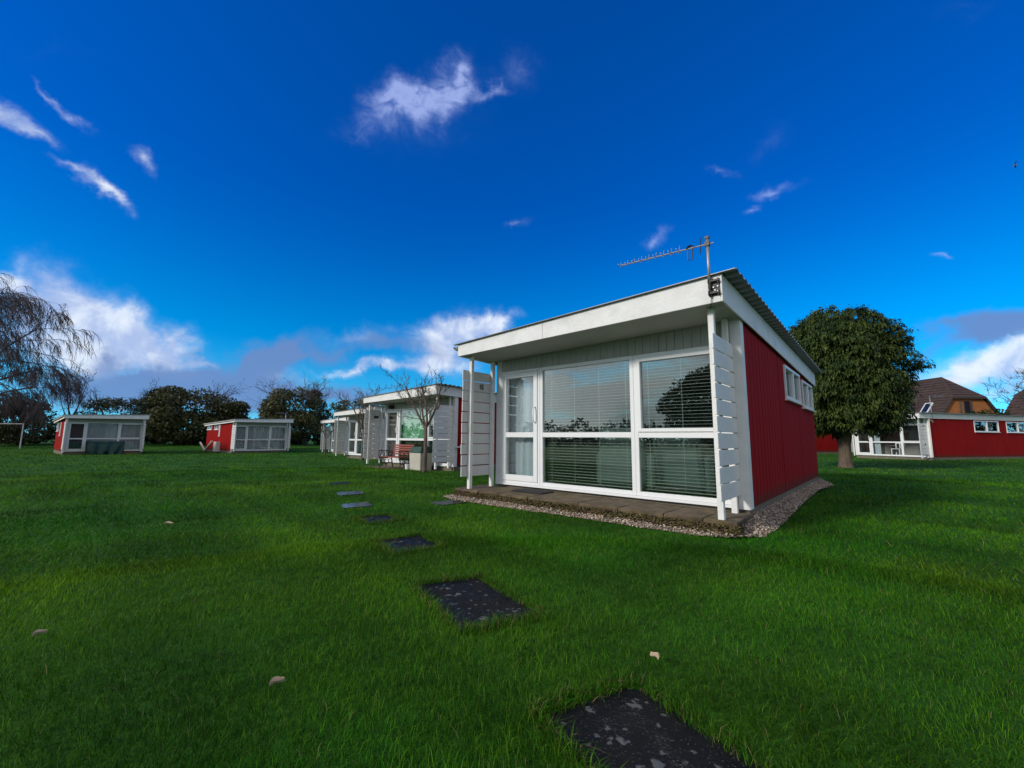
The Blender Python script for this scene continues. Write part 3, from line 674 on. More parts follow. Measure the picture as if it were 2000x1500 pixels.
# ------------------------------------------------------------------ grass
def lowfreq(x, y, s, ph):
    return (np.sin(x * s + ph + 1.3 * np.sin(y * s * .7 + ph * 2)) + np.sin(y * s * 1.23 + ph * 3 + 1.1 * np.sin(x * s * .9)) + .6 * np.sin((x + y) * s * 2.1 + ph) + .4 * np.sin((x - 1.7 * y) * s * 3.7 + ph * 5)) / 3.0
def keep_out(x, y):
    k = np.zeros(x.shape, bool); rj = np.random.default_rng(9); x = x + rj.normal(0, .018, x.shape); y = y + rj.normal(0, .018, x.shape)
    for pts, _ in SLABS:
        c = np.array(pts); ce = c.mean(0); P = [tuple(ce + (p - ce) * .95) for p in c]; k |= in_poly(P, x, y)
    for r, L in ((main, LN), (row2, LN), (row3, LN), (row4, LN), (chA, LN), (chB, LN), (chC, 13.2), (chD, LN)):
        a = r.rotation_euler[2]; c, s = math.cos(a), math.sin(a); dx, dy = x - r.location[0], y - r.location[1]
        lx, ly = dx * c + dy * s, -dx * s + dy * c
        k |= (lx > -.12) & (lx < WD) & (ly > 0.0) & (ly < L)
        if r is main: k |= in_poly(GRAVEL, lx, ly) | ((lx > -.42) & (lx < 4.16) & (ly > -.77) & (ly < 0.02))
        else: k |= (lx > -.1) & (lx < WD) & (ly > -.6) & (ly < .02)
    return k
def grass(n, r0, r1, power, hmean, seg, seed, wmin, wk):
    rg = np.random.default_rng(seed)
    # radius so that the density falls as r**-power
    u = rg.random(n); e = 2 - power
    r = (r0 ** e + u * (r1 ** e - r0 ** e)) ** (1 / e) if abs(e) > 1e-3 else r0 * (r1 / r0) ** u
    a = rg.uniform(-1.22, 1.22, n)
    x = r * np.sin(a); y = r * np.cos(a) - .25
    ok = ~keep_out(x, y); x, y, r = x[ok], y[ok], r[ok]; n = len(x)
    tuft = lowfreq(x, y, 5.5, .7) * .5 + lowfreq(x, y, 1.4, 2.0) * .5
    h = hmean * (1 + .45 * tuft) * (.45 + 1.1 * rg.random(n) ** 1.6) * (1 + .012 * r)
    w = np.maximum(wmin, wk * r) * rg.uniform(.7, 1.3, n)
    lean_a = rg.uniform(0, 6.28, n) * .8 + lowfreq(x, y, 2.2, 1.0) * 2.2
    lean = rg.uniform(.15, 1.25, n) * h
    dx, dy = np.cos(lean_a) * lean, np.sin(lean_a) * lean
    fa = rg.uniform(0, 3.14, n); wx, wy = np.cos(fa) * w, np.sin(fa) * w
    z = gz(x, y) + bumpy(x, y) - .022
    B0 = np.stack([x - wx, y - wy, z], -1); B1 = np.stack([x + wx, y + wy, z], -1)
    tip = np.stack([x + dx, y + dy, z + h * rg.uniform(.75, 1.0, n)], -1)
    # colour: fresh green to yellow-green and bluish patches, some straw
    t1 = np.clip(.5 + .55 * lowfreq(x, y, .75, 4.0) + rg.normal(0, .28, n), 0, 1)[:, None]
    t2 = np.clip(.5 + .6 * lowfreq(x, y, 2.6, 8.0) + rg.normal(0, .3, n), 0, 1)[:, None]
    along = x * .88 + y * .47; stripe = 1.08 + .055 * np.tanh(3 * np.sin(along * 2.9 + .3 * np.sin(y * .4))) * np.clip(r / 8, .2, 1)
    for (mx, my, mr, k_) in ((3.55, 3.65, .42, .8), (3.2, 5.4, .5, .5), (-1.1, 8.0, .5, .6), (4.6, 8.2, .6, .6), (-3.2, 3.1, .7, .3), (1.7, 3.3, .55, .3), (-.6, 5.4, .5, .35), (6.5, 10.5, .9, .5), (-6, 9, 1.2, .4)):
        m__ = np.exp(-((x - mx) ** 2 + (y - my) ** 2) / mr ** 2) * (.4 + .9 * rg.random(n)); t1 = np.clip(t1 + (k_ * 1.4 * m__)[:, None], 0, 1.6)
    col = (np.array([.014, .120, .0035]) * (1 - t1) + np.array([.095, .215, .006]) * t1) * (.36 + .95 * t2) * stripe[:, None]
    straw = rg.random(n) < .012; col[straw] = np.array([.24, .20, .08]) * rg.uniform(.6, 1.1, (straw.sum(), 1))
    if seg == 1:
        V = np.stack([B0, B1, tip], 1).reshape(-1, 3); F = np.arange(3 * n).reshape(-1, 3)
        C = np.repeat(col, 3, 0)
    else:
        mid = np.stack([x + dx * .3, y + dy * .3, z + h * .62], -1); ww = np.stack([wx, wy, wx * 0], -1) * .75
        V = np.stack([B0, B1, mid - ww, mid + ww, tip], 1).reshape(-1, 3); b = (np.arange(n) * 5)[:, None]
        F = np.concatenate([b + np.array([[0, 1, 3]]), b + np.array([[0, 3, 2]]), b + np.array([[2, 3, 4]])]); C = np.repeat(col, 5, 0)
    return V, F, C
parts = [grass(290000, .85, 5.0, .9, .036, 2, 1, .0010, .00034), grass(330000, 4.6, 18.0, 2.0, .038, 1, 2, .0018, .00055), grass(170000, 16.0, 75.0, 2.0, .036, 1, 3, .003, .0007)]
def edge_grass(pts, n, seed):
    rg = np.random.default_rng(seed); P = np.array(pts); ce = P.mean(0); k = rg.integers(0, 4, n); t_ = rg.random(n)[:, None]
    q = P[k] * (1 - t_) + P[(k + 1) % 4] * t_; inw = (ce - q) / np.linalg.norm(ce - q, axis=1)[:, None]
    q = q - inw * rg.uniform(-.035, .06, (n, 1)); h = rg.uniform(.03, .075, n) * (1 + .3 * np.sin(q[:, 0] * 23) * np.sin(q[:, 1] * 19)); w = rg.uniform(.001, .0022, n)
    d = inw * rg.uniform(-.4, 1.0, (n, 1)) + rg.normal(0, .6, (n, 2)); d *= (h * .8)[:, None]; fa = rg.uniform(0, 3.14, n); wx, wy = np.cos(fa) * w, np.sin(fa) * w
    x, y = q[:, 0], q[:, 1]; z = gz(x, y) - .022
    mid = np.stack([x + d[:, 0] * .35, y + d[:, 1] * .35, z + h * .6], -1); tip = np.stack([x + d[:, 0], y + d[:, 1], z + h * rg.uniform(.5, 1, n)], -1); ww = np.stack([wx, wy, wx * 0], -1)
    V = np.stack([np.stack([x - wx, y - wy, z], -1), np.stack([x + wx, y + wy, z], -1), mid - ww * .75, mid + ww * .75, tip], 1).reshape(-1, 3); b = (np.arange(n) * 5)[:, None]
    F = np.concatenate([b + np.array([[0, 1, 3]]), b + np.array([[0, 3, 2]]), b + np.array([[2, 3, 4]])])
    t2 = rg.random((n, 1)); col = np.array([.014, .11, .004]) * (1 - t2) + np.array([.09, .19, .01]) * t2; st = rg.random(n) < .16; col[st] = np.array([.30, .22, .10]) * rg.uniform(.4, 1, (st.sum(), 1))
    return V, F, np.repeat(col, 5, 0)
for i, (pts, _) in enumerate(SLABS[:4]): parts.append(edge_grass(pts, (2600, 2400, 2000, 1500, 1000, 900, 700, 900)[i], 40 + i))
off = 0; VV, FF, CC = [], [], []
for v, f, c in parts: VV.append(v); FF.append(f + off); CC.append(c); off += len(v)
tag(link_mesh('grass', np_mesh('grass', np.concatenate(VV), np.concatenate(FF), np.concatenate(CC)), 'grass_blade'), 'short green grass blades of the lawn', None, None, 'stuff')

# fallen leaves
for i, (x, y, s, rz, lab) in enumerate([(-3.89, 5.0, .045, .3, 'pale dry leaf lying in the shaded grass on the left, farthest of the fallen leaves'), (-2.35, 2.27, .026, 1.0, 'straw coloured dead leaf near the left photo edge'),
                                   (-.94, 1.86, .028, .7, 'small cream leaf in the grass near the bottom of the photo'), (.66, 2.09, .022, 2.2, 'upright dry leaf tip just beyond the nearest stepping stone')]):
    lf = MB(); lf.grid(7, 5, lambda u, v: ((u - .5) * 2 * s, (v - .5) * 1.0 * s * math.sin(max(.03, u) * 3.05), .02 * (2 * v - 1) ** 2 + s * .25 * math.sin(u * 5)))
    o = lf.obj('fallen_leaf', 'dry_leaf', smooth=True, loc=(x, y, g1z(x, y) + .035), rz=rz); o.rotation_euler = (.25, -.2, rz)
    tag(o, lab, 'leaf', 'fallen leaves')

# ------------------------------------------------------------------ aerial on the near chalet
def aerial(root, pole, boom_dir, boom_len, n, label, bracket=True, h=.75, fat=1.0):
    r = empty('television_aerial', loc2(root, pole), root.rotation_euler[2]); tag(r, label, 'aerial', 'television aerials')
    MB().tube([(0, 0, -.12 if bracket else -.3), (0, 0, h)], .017 * fat, 10).obj('mast', 'galv', r, smooth=True)
    bd = Vector(boom_dir).normalized(); sd = bd.cross(Vector((0, 0, 1))).normalized(); upv = sd.cross(bd)
    top = Vector((0, 0, h - .07)); end = top + bd * boom_len
    MB().tube([top - bd * .07, end], .009 * fat, 6).obj('boom', 'galv', r)
    MB().box(-.026, .026, -.024, .024, h - .095, h - .045).obj('clamp', 'black_plastic', r)
    MB().box(-.022, .022, -.022, .022, h - .005, h + .02).obj('mast_cap', 'black_plastic', r)
    for k in range(n):
        q = top + bd * (boom_len * (.30 + .695 * k / (n - 1))); l = .085 - .03 * k / n
        e_ = MB(); e_.tube([q - upv * l * .35, q + upv * l * .75 - bd * .012], .0045 * fat, 5).tube([q - sd * l, q + sd * l], .004 * fat, 5); e_.obj('director', 'galv', r)
    q = top + bd * boom_len * .17
    dp = MB(); a, b = q - upv * .005, q - upv * .14
    dp.tube([a - bd * .02, b - bd * .02, b + bd * .035, a + bd * .035], .007 * fat, 6); dp.obj('dipole', 'black_plastic', r)
    MB().grid(9, 5, lambda u, v: tuple(q + upv * .03 * math.sin(u * math.pi) + bd * (.06 * (u - .5) * 1.6) + sd * (v - .5) * .06)).obj('dipole_cover', 'black_plastic', r, smooth=True)
    q = top + bd * boom_len * .07
    MB().tube([q - upv * .09, q + upv * .10], .006 * fat, 5).obj('reflector', 'black_plastic', r)
    if bracket:
        bk = MB(); bk.box(-.02, .10, .03, .036, -.20, .0)
        for z in (-.17, -.03): bk.box(-.02, .10, -.012, .03, z - .008, z + .008).box(-.012, -.004, -.03, .03, z - .03, z + .03).box(.084, .092, 0, .03, z - .03, z + .03)
        for z in (-.155, -.10, -.05): bk.box(.0, .09, .02, .03, z, z + .012)
        bk.obj('wall_bracket', 'cast_iron', r)
        for (bx, bz) in ((.03, -.03), (.075, -.035), (.035, -.10), (.08, -.095), (.05, -.135), (.08, -.15)):
            MB().tube([(bx, .016, bz), (bx, .03, bz)], .009, 6).obj('bolt', 'galv', r)
        MB().tube([(.01, .0, -.1), (.012, .01, -.2), (.0, .02, -.28), (-.02, .06, -.33)], .004, 5).obj('cable', 'black_plastic', r)
    return r
aerial(main, (4.045, -OV - .037, 2.77), (-1, .0, .035), 1.10, 9, 'long many-toothed television aerial on a mast at the near chalet roof corner', True, .49)
aerial(chB, (3.95, .2, 2.7), (-1, .1, 0), .8, 5, 'small aerial on the roof of the distant chalet with the bright red side', False, .7, 1.6)
aerial(chA, (2.95, 1.2, 2.7), (-.2, 1, 0), .5, 3, 'thin mast standing on the roof of the leftmost chalet', False, .75, 1.4)
aerial(chC, (WD + .04, .35, 2.5), (.35, .9, .12), .8, 5, 'grey aerial mast on the front roof corner of the right-hand chalet', False, 1.35, 1.5)
# its downpipe-like cable conduit belongs to the chalet
MB().tube([(WD + .075, .35, 2.25), (WD + .03, .04, 2.45)], .02, 6).obj('conduit', 'gutter', chC)
MB().tube([(WD + .04, .02, .12), (WD + .04, .02, 2.46)], .028, 6).obj('downpipe', 'white_rail', chC)

# ------------------------------------------------------------------ things by the second chalet
ba = row2.rotation_euler[2]
bench = empty('garden_bench', loc2(row2, (1.72, -.62, -.045)), ba); tag(bench, 'red slatted garden bench with black cast iron ends by the green curtained window', 'bench')
for s in (-1, 1):
    b = MB(); x = s * .62
    b.tube([(x, -.30, 0), (x, -.26, .18), (x, -.30, .40)], [.024, .02, .022], 6).tube([(x, .28, 0), (x, .24, .2), (x, .20, .42), (x, .30, .85)], [.024, .02, .022, .018], 6)
    b.tube([(x, -.30, .40), (x, 0, .38), (x, .22, .40)], .018, 6).tube([(x, -.33, .60), (x, -.34, .64), (x, -.2, .655), (x, .05, .63), (x, .25, .62)], .02, 6).tube([(x, -.30, .4), (x, -.34, .5), (x, -.33, .6)], .016, 6)
    for cy, cz, rr in ((-.2, .52, .085), (-.02, .51, .085), (.14, .52, .07), (-.18, .27, .08), (0, .25, .09), (.15, .27, .07)):
        b.tube([(x, cy + rr * math.cos(q), cz + rr * math.sin(q)) for q in np.linspace(0, 6.0, 12)], .012, 5)
    b.obj('end_frame', 'cast_iron', bench)
for k in range(5): MB().box(-.62, .62, -.29 + k * .105, -.20 + k * .105, .415, .44).obj('seat_slat', 'bench_wood', bench, bevel=.006)
for k in range(5):
    z = .50 + k * .078; y = .195 + .1 * (z - .42) / .43 * 1.0
    MB().hexa([(-.62, y, z), (.62, y, z), (.62, y + .022, z), (-.62, y + .022, z), (-.62, y + .013, z + .058), (.62, y + .013, z + .058), (.62, y + .035, z + .058), (-.62, y + .035, z + .058)]).obj('back_slat', 'bench_wood', bench, bevel=.005)
pl = empty('storage_box', loc2(row2, (2.98, -.5, -.05)), ba); tag(pl, 'cream garden box with a dark green lid between the bench and the slatted screen', 'storage box')
MB().hexa([(-.29, -.24, 0), (.29, -.24, 0), (.29, .24, 0), (-.29, .24, 0), (-.31, -.26, .62), (.31, -.26, .62), (.31, .26, .62), (-.31, .26, .62)]).obj('body', 'cream', pl, bevel=.01)
MB().hexa([(-.34, -.29, .62), (.34, -.29, .62), (.34, .29, .62), (-.34, .29, .62), (-.26, -.2, .82), (.30, -.2, .84), (.3, .22, .84), (-.26, .22, .82)]).obj('lid', 'dark_green', pl, bevel=.02)
bu = MB(); bu.tube([(0, 0, 0), (0, 0, .02), (0, 0, .2)], [.07, .075, .095], 12); tag(bu.obj('bucket', 'upvc', loc=loc2(row2, (2.45, -.66, -.04)), smooth=False), 'small white bucket on the ground beside the bench end', 'bucket')
lp = empty('porch_lamp', loc2(row2, (.48, -.02, 2.28)), ba); tag(lp, 'black porch lamp above the door of the green curtained chalet', 'lamp')
MB().box(-.06, .06, -.03, 0, -.08, .06).obj('back_plate', 'black_plastic', lp); MB().tube([(0, -.03, 0), (0, -.12, .02), (0, -.16, -.06)], [.04, .07, .09], 8).obj('shade', 'black_plastic', lp)
pp = MB(); pp.tube([(WD + .05, .02, .75), (WD + .18, .3, .82), (WD + .26, .5, 1.0)], .025, 6); pp.obj('waste_pipe', 'white_rail', row2)
pq = empty('patio', tuple(row2.location), ba); pq['kind'] = 'structure'
for k in range(7): MB().box(-.4 + k * .65, .24 + k * .65, -.8, -.03, -.25, -.035 + .004 * (k % 3)).obj('paving_slab', 'patio', pq)
sc_slat = row2
for (x, z, w, h) in ((-.12, 1.88, .16, .05),):
    MB().box(-.168, -.160, -.45, -.25, 1.83, 1.93).obj('number_plate', 'number_black', row2)

# dark green covered seat in front of the leftmost chalet
cs = empty('covered_seat', loc2(chA, (1.93, -.75, -.12)), chA.rotation_euler[2]); tag(cs, 'dark green sheet draped over a garden seat before the leftmost chalet', 'covered seat')
c_ = MB()
def drape(u, v):
    x = (u - .5) * 2.0; prof = [(.32, .02), (.36, .45), (.34, .92), (-.1, .98), (-.36, .86), (-.42, .45), (-.40, .02)]
    k = v * 6; i = min(5, int(k)); f = k - i; y = prof[i][0] * (1 - f) + prof[i + 1][0] * f; z = prof[i][1] * (1 - f) + prof[i + 1][1] * f
    sag = .16 * (1 - (2 * u - 1) ** 2)
    if y < 0: z -= sag * min(1, -y / .3) * (z > .3)
    y -= .05 * math.sin(u * 20 + v * 6) * (v > .5) + .10 * math.sin(u * 3.14) * max(0, v - .5)
    return (x * (.74 + .26 * math.sqrt(max(0, min(1, z / .8)))), y, max(z, .02))
c_.grid(36, 19, drape).obj('cover', 'dark_green', cs, smooth=True)
for s in (-1, 1):
    MB().box(s * .95 - .03, s * .95 + .03, -.34, -.28, 0, .9).obj('leg', 'black_plastic', cs); MB().box(s * .95 - .03, s * .95 + .03, .24, .3, 0, .95).obj('leg', 'black_plastic', cs)
MB().box(-.95, .95, -.28, .24, .38, .44).obj('seat', 'bench_wood', cs)

# white timber pieces leaning by the red side wall of chalet B
def lb(p): return loc2(chB, p)
tr = empty('timber_rail', lb((-.5, 5.3, .0)), chB.rotation_euler[2]); tag(tr, 'V-shaped white timber rail standing against the bright red side wall', 'rail')
MB().tube([(0, 1.45, .72), (0, .0, .04)], .075, 4).obj('rail', 'white_rail', tr); MB().tube([(0, .0, .04), (0, -1.75, .86)], .075, 4).obj('rail', 'white_rail', tr)
mbx = empty('meter_box', lb((-.3, 2.95, .0)), chB.rotation_euler[2]); tag(mbx, 'narrow pale cupboard against the bright red side wall', 'cupboard')
MB().box(-.16, .16, -.32, .32, .0, .82).obj('body', 'white_rail', mbx, bevel=.01); MB().box(-.175, -.162, -.28, .28, .05, .77).obj('door', 'white_rail', mbx)

# goal posts
gp = empty('goal_post', (-46.8, 41.0, g1z(-46.8, 41)), 0); tag(gp, 'thin white football goal frame at the left photo edge', 'goal')
for x in (0, -5.5): MB().tube([(x, 0, -.1), (x, 0, 2.3)], .05, 8).obj('post', 'white_rail', gp)
MB().tube([(-5.55, 0, 2.3), (.05, 0, 2.3)], .05, 8).obj('crossbar', 'white_rail', gp)

# ------------------------------------------------------------------ trees
def grow(mb, p, d, length, r, depth, rng, cfg):
    n = cfg.get('seg', 5) if depth < cfg['max'] else 3
    pts = [p.copy()]; rads = [r]; q = p.copy(); dd = d.copy()
    trop = cfg['trop'][min(depth, len(cfg['trop']) - 1)]; wob = cfg['wob'][min(depth, len(cfg['wob']) - 1)]; kids = []
    r_end = r * cfg.get('taper', .45)
    for i in range(n):
        dd = (dd + Vector((rng.gauss(0, wob), rng.gauss(0, wob), rng.gauss(0, wob * .7))) + Vector(trop) * (1.0 / n)).normalized()
        q = q + dd * (length / n); pts.append(q.copy()); rr = r + (r_end - r) * (i + 1) / n; rads.append(rr); kids.append((q.copy(), dd.copy(), rr, (i + 1) / n))
    mb.tube(pts, rads, 7 if depth == 0 else (5 if r > .03 else 3), cap=depth < 2)
    if depth >= cfg['max']: return
    k = cfg['kids'][min(depth, len(cfg['kids']) - 1)]
    for j in range(k):
        t = cfg.get('from', .3) + (1 - cfg.get('from', .3)) * (j + rng.random()) / k
        i = min(n - 1, int(t * n)); bp, bd, br, _ = kids[i]
        bp = pts[i] + (pts[i + 1] - pts[i]) * rng.random()
        ax = bd.orthogonal().normalized(); ax.rotate(Matrix.Rotation(rng.uniform(0, 6.283), 3, bd))
        spread = cfg['ang'][min(depth, len(cfg['ang']) - 1)] * rng.uniform(.7, 1.3)
        nd = bd.copy(); nd.rotate(Matrix.Rotation(spread, 3, ax))
        grow(mb, bp, nd, length * cfg['len'][min(depth, len(cfg['len']) - 1)] * rng.uniform(.65, 1.2), max(br * cfg.get('rk', .6), cfg['rmin']), depth + 1, rng, cfg)
def tree_root(name, loc, label, cat='tree', group=None):
    r = empty(name, loc); tag(r, label, cat, group); return r
V3 = Vector

# pruned bare fruit trees by the row of chalets
def fruit_tree(loc, scale, label, seed, limbs):
    rng = random.Random(seed); r = tree_root('bare_fruit_tree', loc, label, group='pruned bare trees by the row of chalets')
    tk = MB(); th = 1.42 * scale
    tk.tube([(0, 0, -.1), (.01 * scale, 0, .1), (.02, .01, th * .5), (.0, 0, th)], [.095 * scale, .07 * scale, .06 * scale, .065 * scale], 9); tk.obj('trunk', 'bark', r, smooth=True)
    cr_ = MB(); cfg = dict(max=3, seg=5, kids=[6, 5, 4], len=[.55, .42, .34], ang=[.8, .8, .9], trop=[(0, 0, .25), (0, 0, .5), (0, 0, .6)], wob=[.14, .22, .25], rmin=.0075 * scale, rk=.62, taper=.5)
    cfg['from'] = .2
    for (dx, dy, dz, ln) in limbs:
        grow(cr_, V3((0, 0, th - .06)), V3((dx, dy, dz)).normalized(), ln * scale, .04 * scale, 0, rng, cfg)
    cr_.obj('crown', 'bark', r)
    return r
fruit_tree((-2.77, 13.76, g1z(-2.77, 13.76)), 1.0, 'bare pruned fruit tree with forked trunk in front of the bench', 21, [(-.60, .15, .80, 1.75), (.40, .05, .92, 1.6), (.15, -.4, .9, 1.3), (-.2, .4, .9, 1.4)])
fruit_tree((-7.75, 22.4, g1z(-7.75, 22.4)), 1.15, 'bare pruned tree in front of the half hidden chalet', 22, [(-.75, .1, .65, 1.45), (.25, .1, .95, 1.6), (-.2, -.5, .8, 1.3), (.55, .4, .8, 1.2)])
fruit_tree((-13.85, 32.0, g1z(-13.85, 32)), .85, 'small bare pruned tree at the far end of the row', 23, [(-.55, .1, .8, 1.3), (.5, .1, .85, 1.4), (.1, -.5, .9, 1.2)])

# weeping bare tree at the left edge
rng = random.Random(31)
wb = tree_root('weeping_bare_tree', (-55.4, 42.0, g1z(-55.4, 42)), 'tall bare weeping tree with drooping purple twigs at the left photo edge')
tk = MB(); tk.tube([(0, 0, -.3), (.1, 0, 2.5), (-.3, .2, 5.0), (-.1, .3, 7.5)], [.55, .42, .34, .22], 9); tk.obj('trunk', 'bark_dark', wb, smooth=True)
cr_ = MB(); cfg = dict(max=3, seg=6, kids=[11, 13, 12], len=[.55, .46, .5], ang=[.7, .75, .8], trop=[(.05, 0, -.10), (.25, 0, -.7), (.35, 0, -2.2)], wob=[.12, .16, .16], rmin=.019, rk=.5, taper=.35)
for (dx, dy, dz, ln, z0) in [(.75, .1, .8, 7.6, 2.6), (.9, -.3, .55, 6.8, 2.8), (.35, .4, 1.0, 9.8, 4.6), (-.5, .1, 1.0, 9.3, 5.5), (.5, -.4, 1.1, 9.8, 6.0), (-.8, -.3, .8, 7.0, 3.2), (.1, .1, 1.2, 9.2, 7.2), (.95, .3, .75, 7.4, 4.6), (.2, -.6, .9, 7.2, 6.0)]:
    grow(cr_, V3((0, 0, z0)), V3((dx, dy, dz)).normalized(), ln, .17, 0, rng, cfg)
cr_.obj('crown', 'twig_purple', wb)

def bare_tree(loc, h, label, seed, spread=.6, dense=6, m_='twig_purple', group='leafless trees of the hedgerow'):
    rng = random.Random(seed); r = tree_root('bare_tree', loc, label, group=group)
    tk = MB(); tk.tube([(0, 0, -.3), (.05, 0, h * .2), (0, .05, h * .42)], [h * .022, h * .017, h * .013], 7); tk.obj('trunk', 'bark_dark', r, smooth=True)
    c = MB(); cfg = dict(max=3, seg=5, kids=[dense, dense, 5], len=[.5, .48, .5], ang=[.6, .7, .8], trop=[(0, 0, .3), (0, 0, .25), (0, 0, .2)], wob=[.1, .14, .18], rmin=.014, rk=.55, taper=.35)
    for k in range(5):
        a = k * 1.257 + rng.random(); s = spread * rng.uniform(.6, 1.2)
        grow(c, V3((0, .03, h * rng.uniform(.2, .42))), V3((math.cos(a) * s, math.sin(a) * s, 1)).normalized(), h * rng.uniform(.45, .6), h * .009, 0, rng, cfg)
    c.obj('crown', m_, r); return r
bare_tree((-50.2, 48.5, 0), 7.6, 'upright bare tree just left of the leftmost chalet', 41)
bare_tree((-45.0, 54.0, 0), 6.9, 'bare twiggy tree rising behind the leftmost chalet', 42, .8, 7)
bare_tree((-30.6, 54.0, 0), 6.2, 'thin bare tree in the gap between the two dark ivy-clad trees', 43, .5)
bare_tree((-20.5, 58.0, 0), 6.4, 'bare twiggy tree above the far end of the chalet row', 44, .8, 7)
bare_tree((40.3, 32.0, 0), 7.4, 'bare tree whose twigs reach in at the right photo edge', 45, .8, 6)

def leaves(n, lumps, size, c0, c1, seed, droop=0.0, shell=.55):
    """leaf quads through the outer part of a union of ellipsoids (cx,cy,cz,rx,ry,rz)"""
    rg = np.random.default_rng(seed); L = np.array(lumps); vol = (L[:, 3] * L[:, 4] * L[:, 5]) ** .67; pk = rg.choice(len(L), n, p=vol / vol.sum())
    d = rg.normal(size=(n, 3)); d /= np.linalg.norm(d, axis=1)[:, None]
    rr = (shell + (1 - shell) * rg.random(n)) ** .6 * (1 + .10 * np.sin(d[:, 0] * 9 + pk) * np.sin(d[:, 2] * 8 + pk * 2)) + rg.normal(0, .035, n)
    P = L[pk, :3] + d * L[pk, 3:] * rr[:, None]; P[:, 2] = np.maximum(P[:, 2], .08)
    ax = rg.normal(size=(n, 3)); ax[:, 2] -= droop; ax /= np.linalg.norm(ax, axis=1)[:, None]
    o = np.cross(ax, rg.normal(size=(n, 3))); o /= np.linalg.norm(o, axis=1)[:, None] + 1e-9
    s = size * rg.uniform(.6, 1.4, (n, 1)); nrm = np.cross(ax, o) * s * .25
    V = np.stack([P - ax * s, P + o * s * .55 + nrm, P + ax * s, P - o * s * .55 + nrm], 1).reshape(-1, 3)
    F = np.arange(4 * n).reshape(-1, 4); t = np.clip(rg.normal(.5, .25, n) + .25 * np.sin(pk * 2.4), 0, 1)[:, None]
    C = np.array(c0) * (1 - t) + np.array(c1) * t
    return np_mesh('crown', V, F, np.repeat(C, 4, 0))
def lumps_for(w, h, z0, seed, n=22, dep=None):
    rg = random.Random(seed); out = [(0, 0, z0 + (h - z0) * .42, w * .44, (dep or w) * .40, (h - z0) * .46), (0, 0, z0 + (h - z0) * .25, w * .46, (dep or w) * .42, (h - z0) * .26)]
    for k in range(n):
        a = rg.uniform(0, 6.28); z = rg.uniform(.12, .92); rad = math.sqrt(max(.05, 1 - (2 * z - 1.0) ** 2)) * .38
        s = rg.uniform(.09, .17)
        out.append((math.cos(a) * w * rad, math.sin(a) * (dep or w) * rad, z0 + (h - z0) * (.06 + z * .84), w * s, (dep or w) * s, (h - z0) * s * .75))
    return out
IV0, IV1 = (.030, .042, .013), (.15, .145, .055)
def ivy_tree(loc, w, h, label, seed, n=5200, z0=.6, twigs=0, group='dark ivy-clad trees of the hedgerow', size=.16, c0=IV0, c1=IV1, lean=0.0):
    rng = random.Random(seed); r = tree_root('ivy_clad_tree', loc, label, group=group)
    tk = MB(); tk.tube([(lean * 1.6, 0, -.2), (lean, 0, h * .25), (0, 0, h * .6)], [.28, .22, .12], 8); tk.obj('trunk', 'bark_dark', r, smooth=True)
    link_mesh('crown', leaves(n, lumps_for(w, h, z0, seed), size, c0, c1, seed), 'leaf', r)
    if twigs:
        c = MB(); cfg = dict(max=2, seg=4, kids=[6, 5], len=[.5, .5], ang=[.6, .8], trop=[(0, 0, .1)], wob=[.14, .2], rmin=.014, rk=.55, taper=.35)
        for k in range(twigs):
            a = rng.uniform(0, 6.28); s = rng.uniform(.3, 1.1)
            grow(c, V3((math.cos(a) * w * .2, math.sin(a) * w * .2, h * rng.uniform(.45, .72))), V3((math.cos(a) * s, math.sin(a) * s, .8)).normalized(), h * rng.uniform(.25, .42), .05, 0, rng, cfg)
        c.obj('bare_branches', 'twig_purple', r)['kind'] = 'stuff'
    return r
ivy_tree((-52.6, 46.0, 0), 6.4, 5.0, 'low dark evergreen clump under the weeping tree', 51, 4200, .1)
ivy_tree((-48.0, 52.5, 0), 8.4, 6.2, 'ragged ivy-clad thicket behind the leftmost chalet', 52, 7000, .2, 14, size=.13)
ivy_tree((-37.2, 50.0, 0), 11.0, 7.3, 'broad dark ivy-clad tree between the two distant chalets', 53, 24000, .2, 10, size=.16)
ivy_tree((-33.6, 50.5, 0), 5.4, 5.6, 'smaller dark ivy-clad tree left of the distant red-sided chalet', 54, 9500, .1, 6, size=.16)
ivy_tree((-25.6, 50.0, 0), 8.2, 7.5, 'dark ivy-clad tree with bare upper branches right of the distant red-sided chalet', 55, 15000, .7, 34, size=.15, lean=1.0)
ivy_tree((-20.4, 56.0, 0), 6.6, 6.8, 'dark evergreen crown behind the far end of the chalet row', 56, 4200, 1.2, 5)

# hedge that closes the field behind, and low far hedge
def hedge(pts, w, h, label, seed, n, size=.17, c0=(.008, .013, .005), c1=(.030, .036, .014)):
    rg = random.Random(seed); L = []
    cx, cy = pts[0]
    for (a, b) in zip(pts, pts[1:]):
        d = math.hypot(b[0] - a[0], b[1] - a[1]); k = max(2, int(d / 1.3))
        for i in range(k):
            t_ = (i + rg.random()) / k; hh = h * rg.uniform(.72, 1.15)
            L.append((a[0] + (b[0] - a[0]) * t_ - cx, a[1] + (b[1] - a[1]) * t_ - cy + rg.uniform(-.3, .3), hh * .48, 1.25, w * .55, hh * .54))
    r = tree_root('hedge', (cx, cy, 0), label, 'hedge'); link_mesh('foliage', leaves(n, L, size, c0, c1, seed, shell=.35), 'leaf', r)
    st = MB()
    for (lx, ly, *_r) in L[::2]: st.tube([(lx, ly, -.1), (lx + .1, ly, h * .5)], [.06, .03], 4)
    st.obj('stems', 'bark_dark', r)['kind'] = 'stuff'
    return r
hedge([(-62, 44), (-50, 53), (-40, 55.5), (-20, 58), (-16, 60)], 2.2, 2.0, 'dark hedge closing the field behind the distant chalets', 61, 15000)
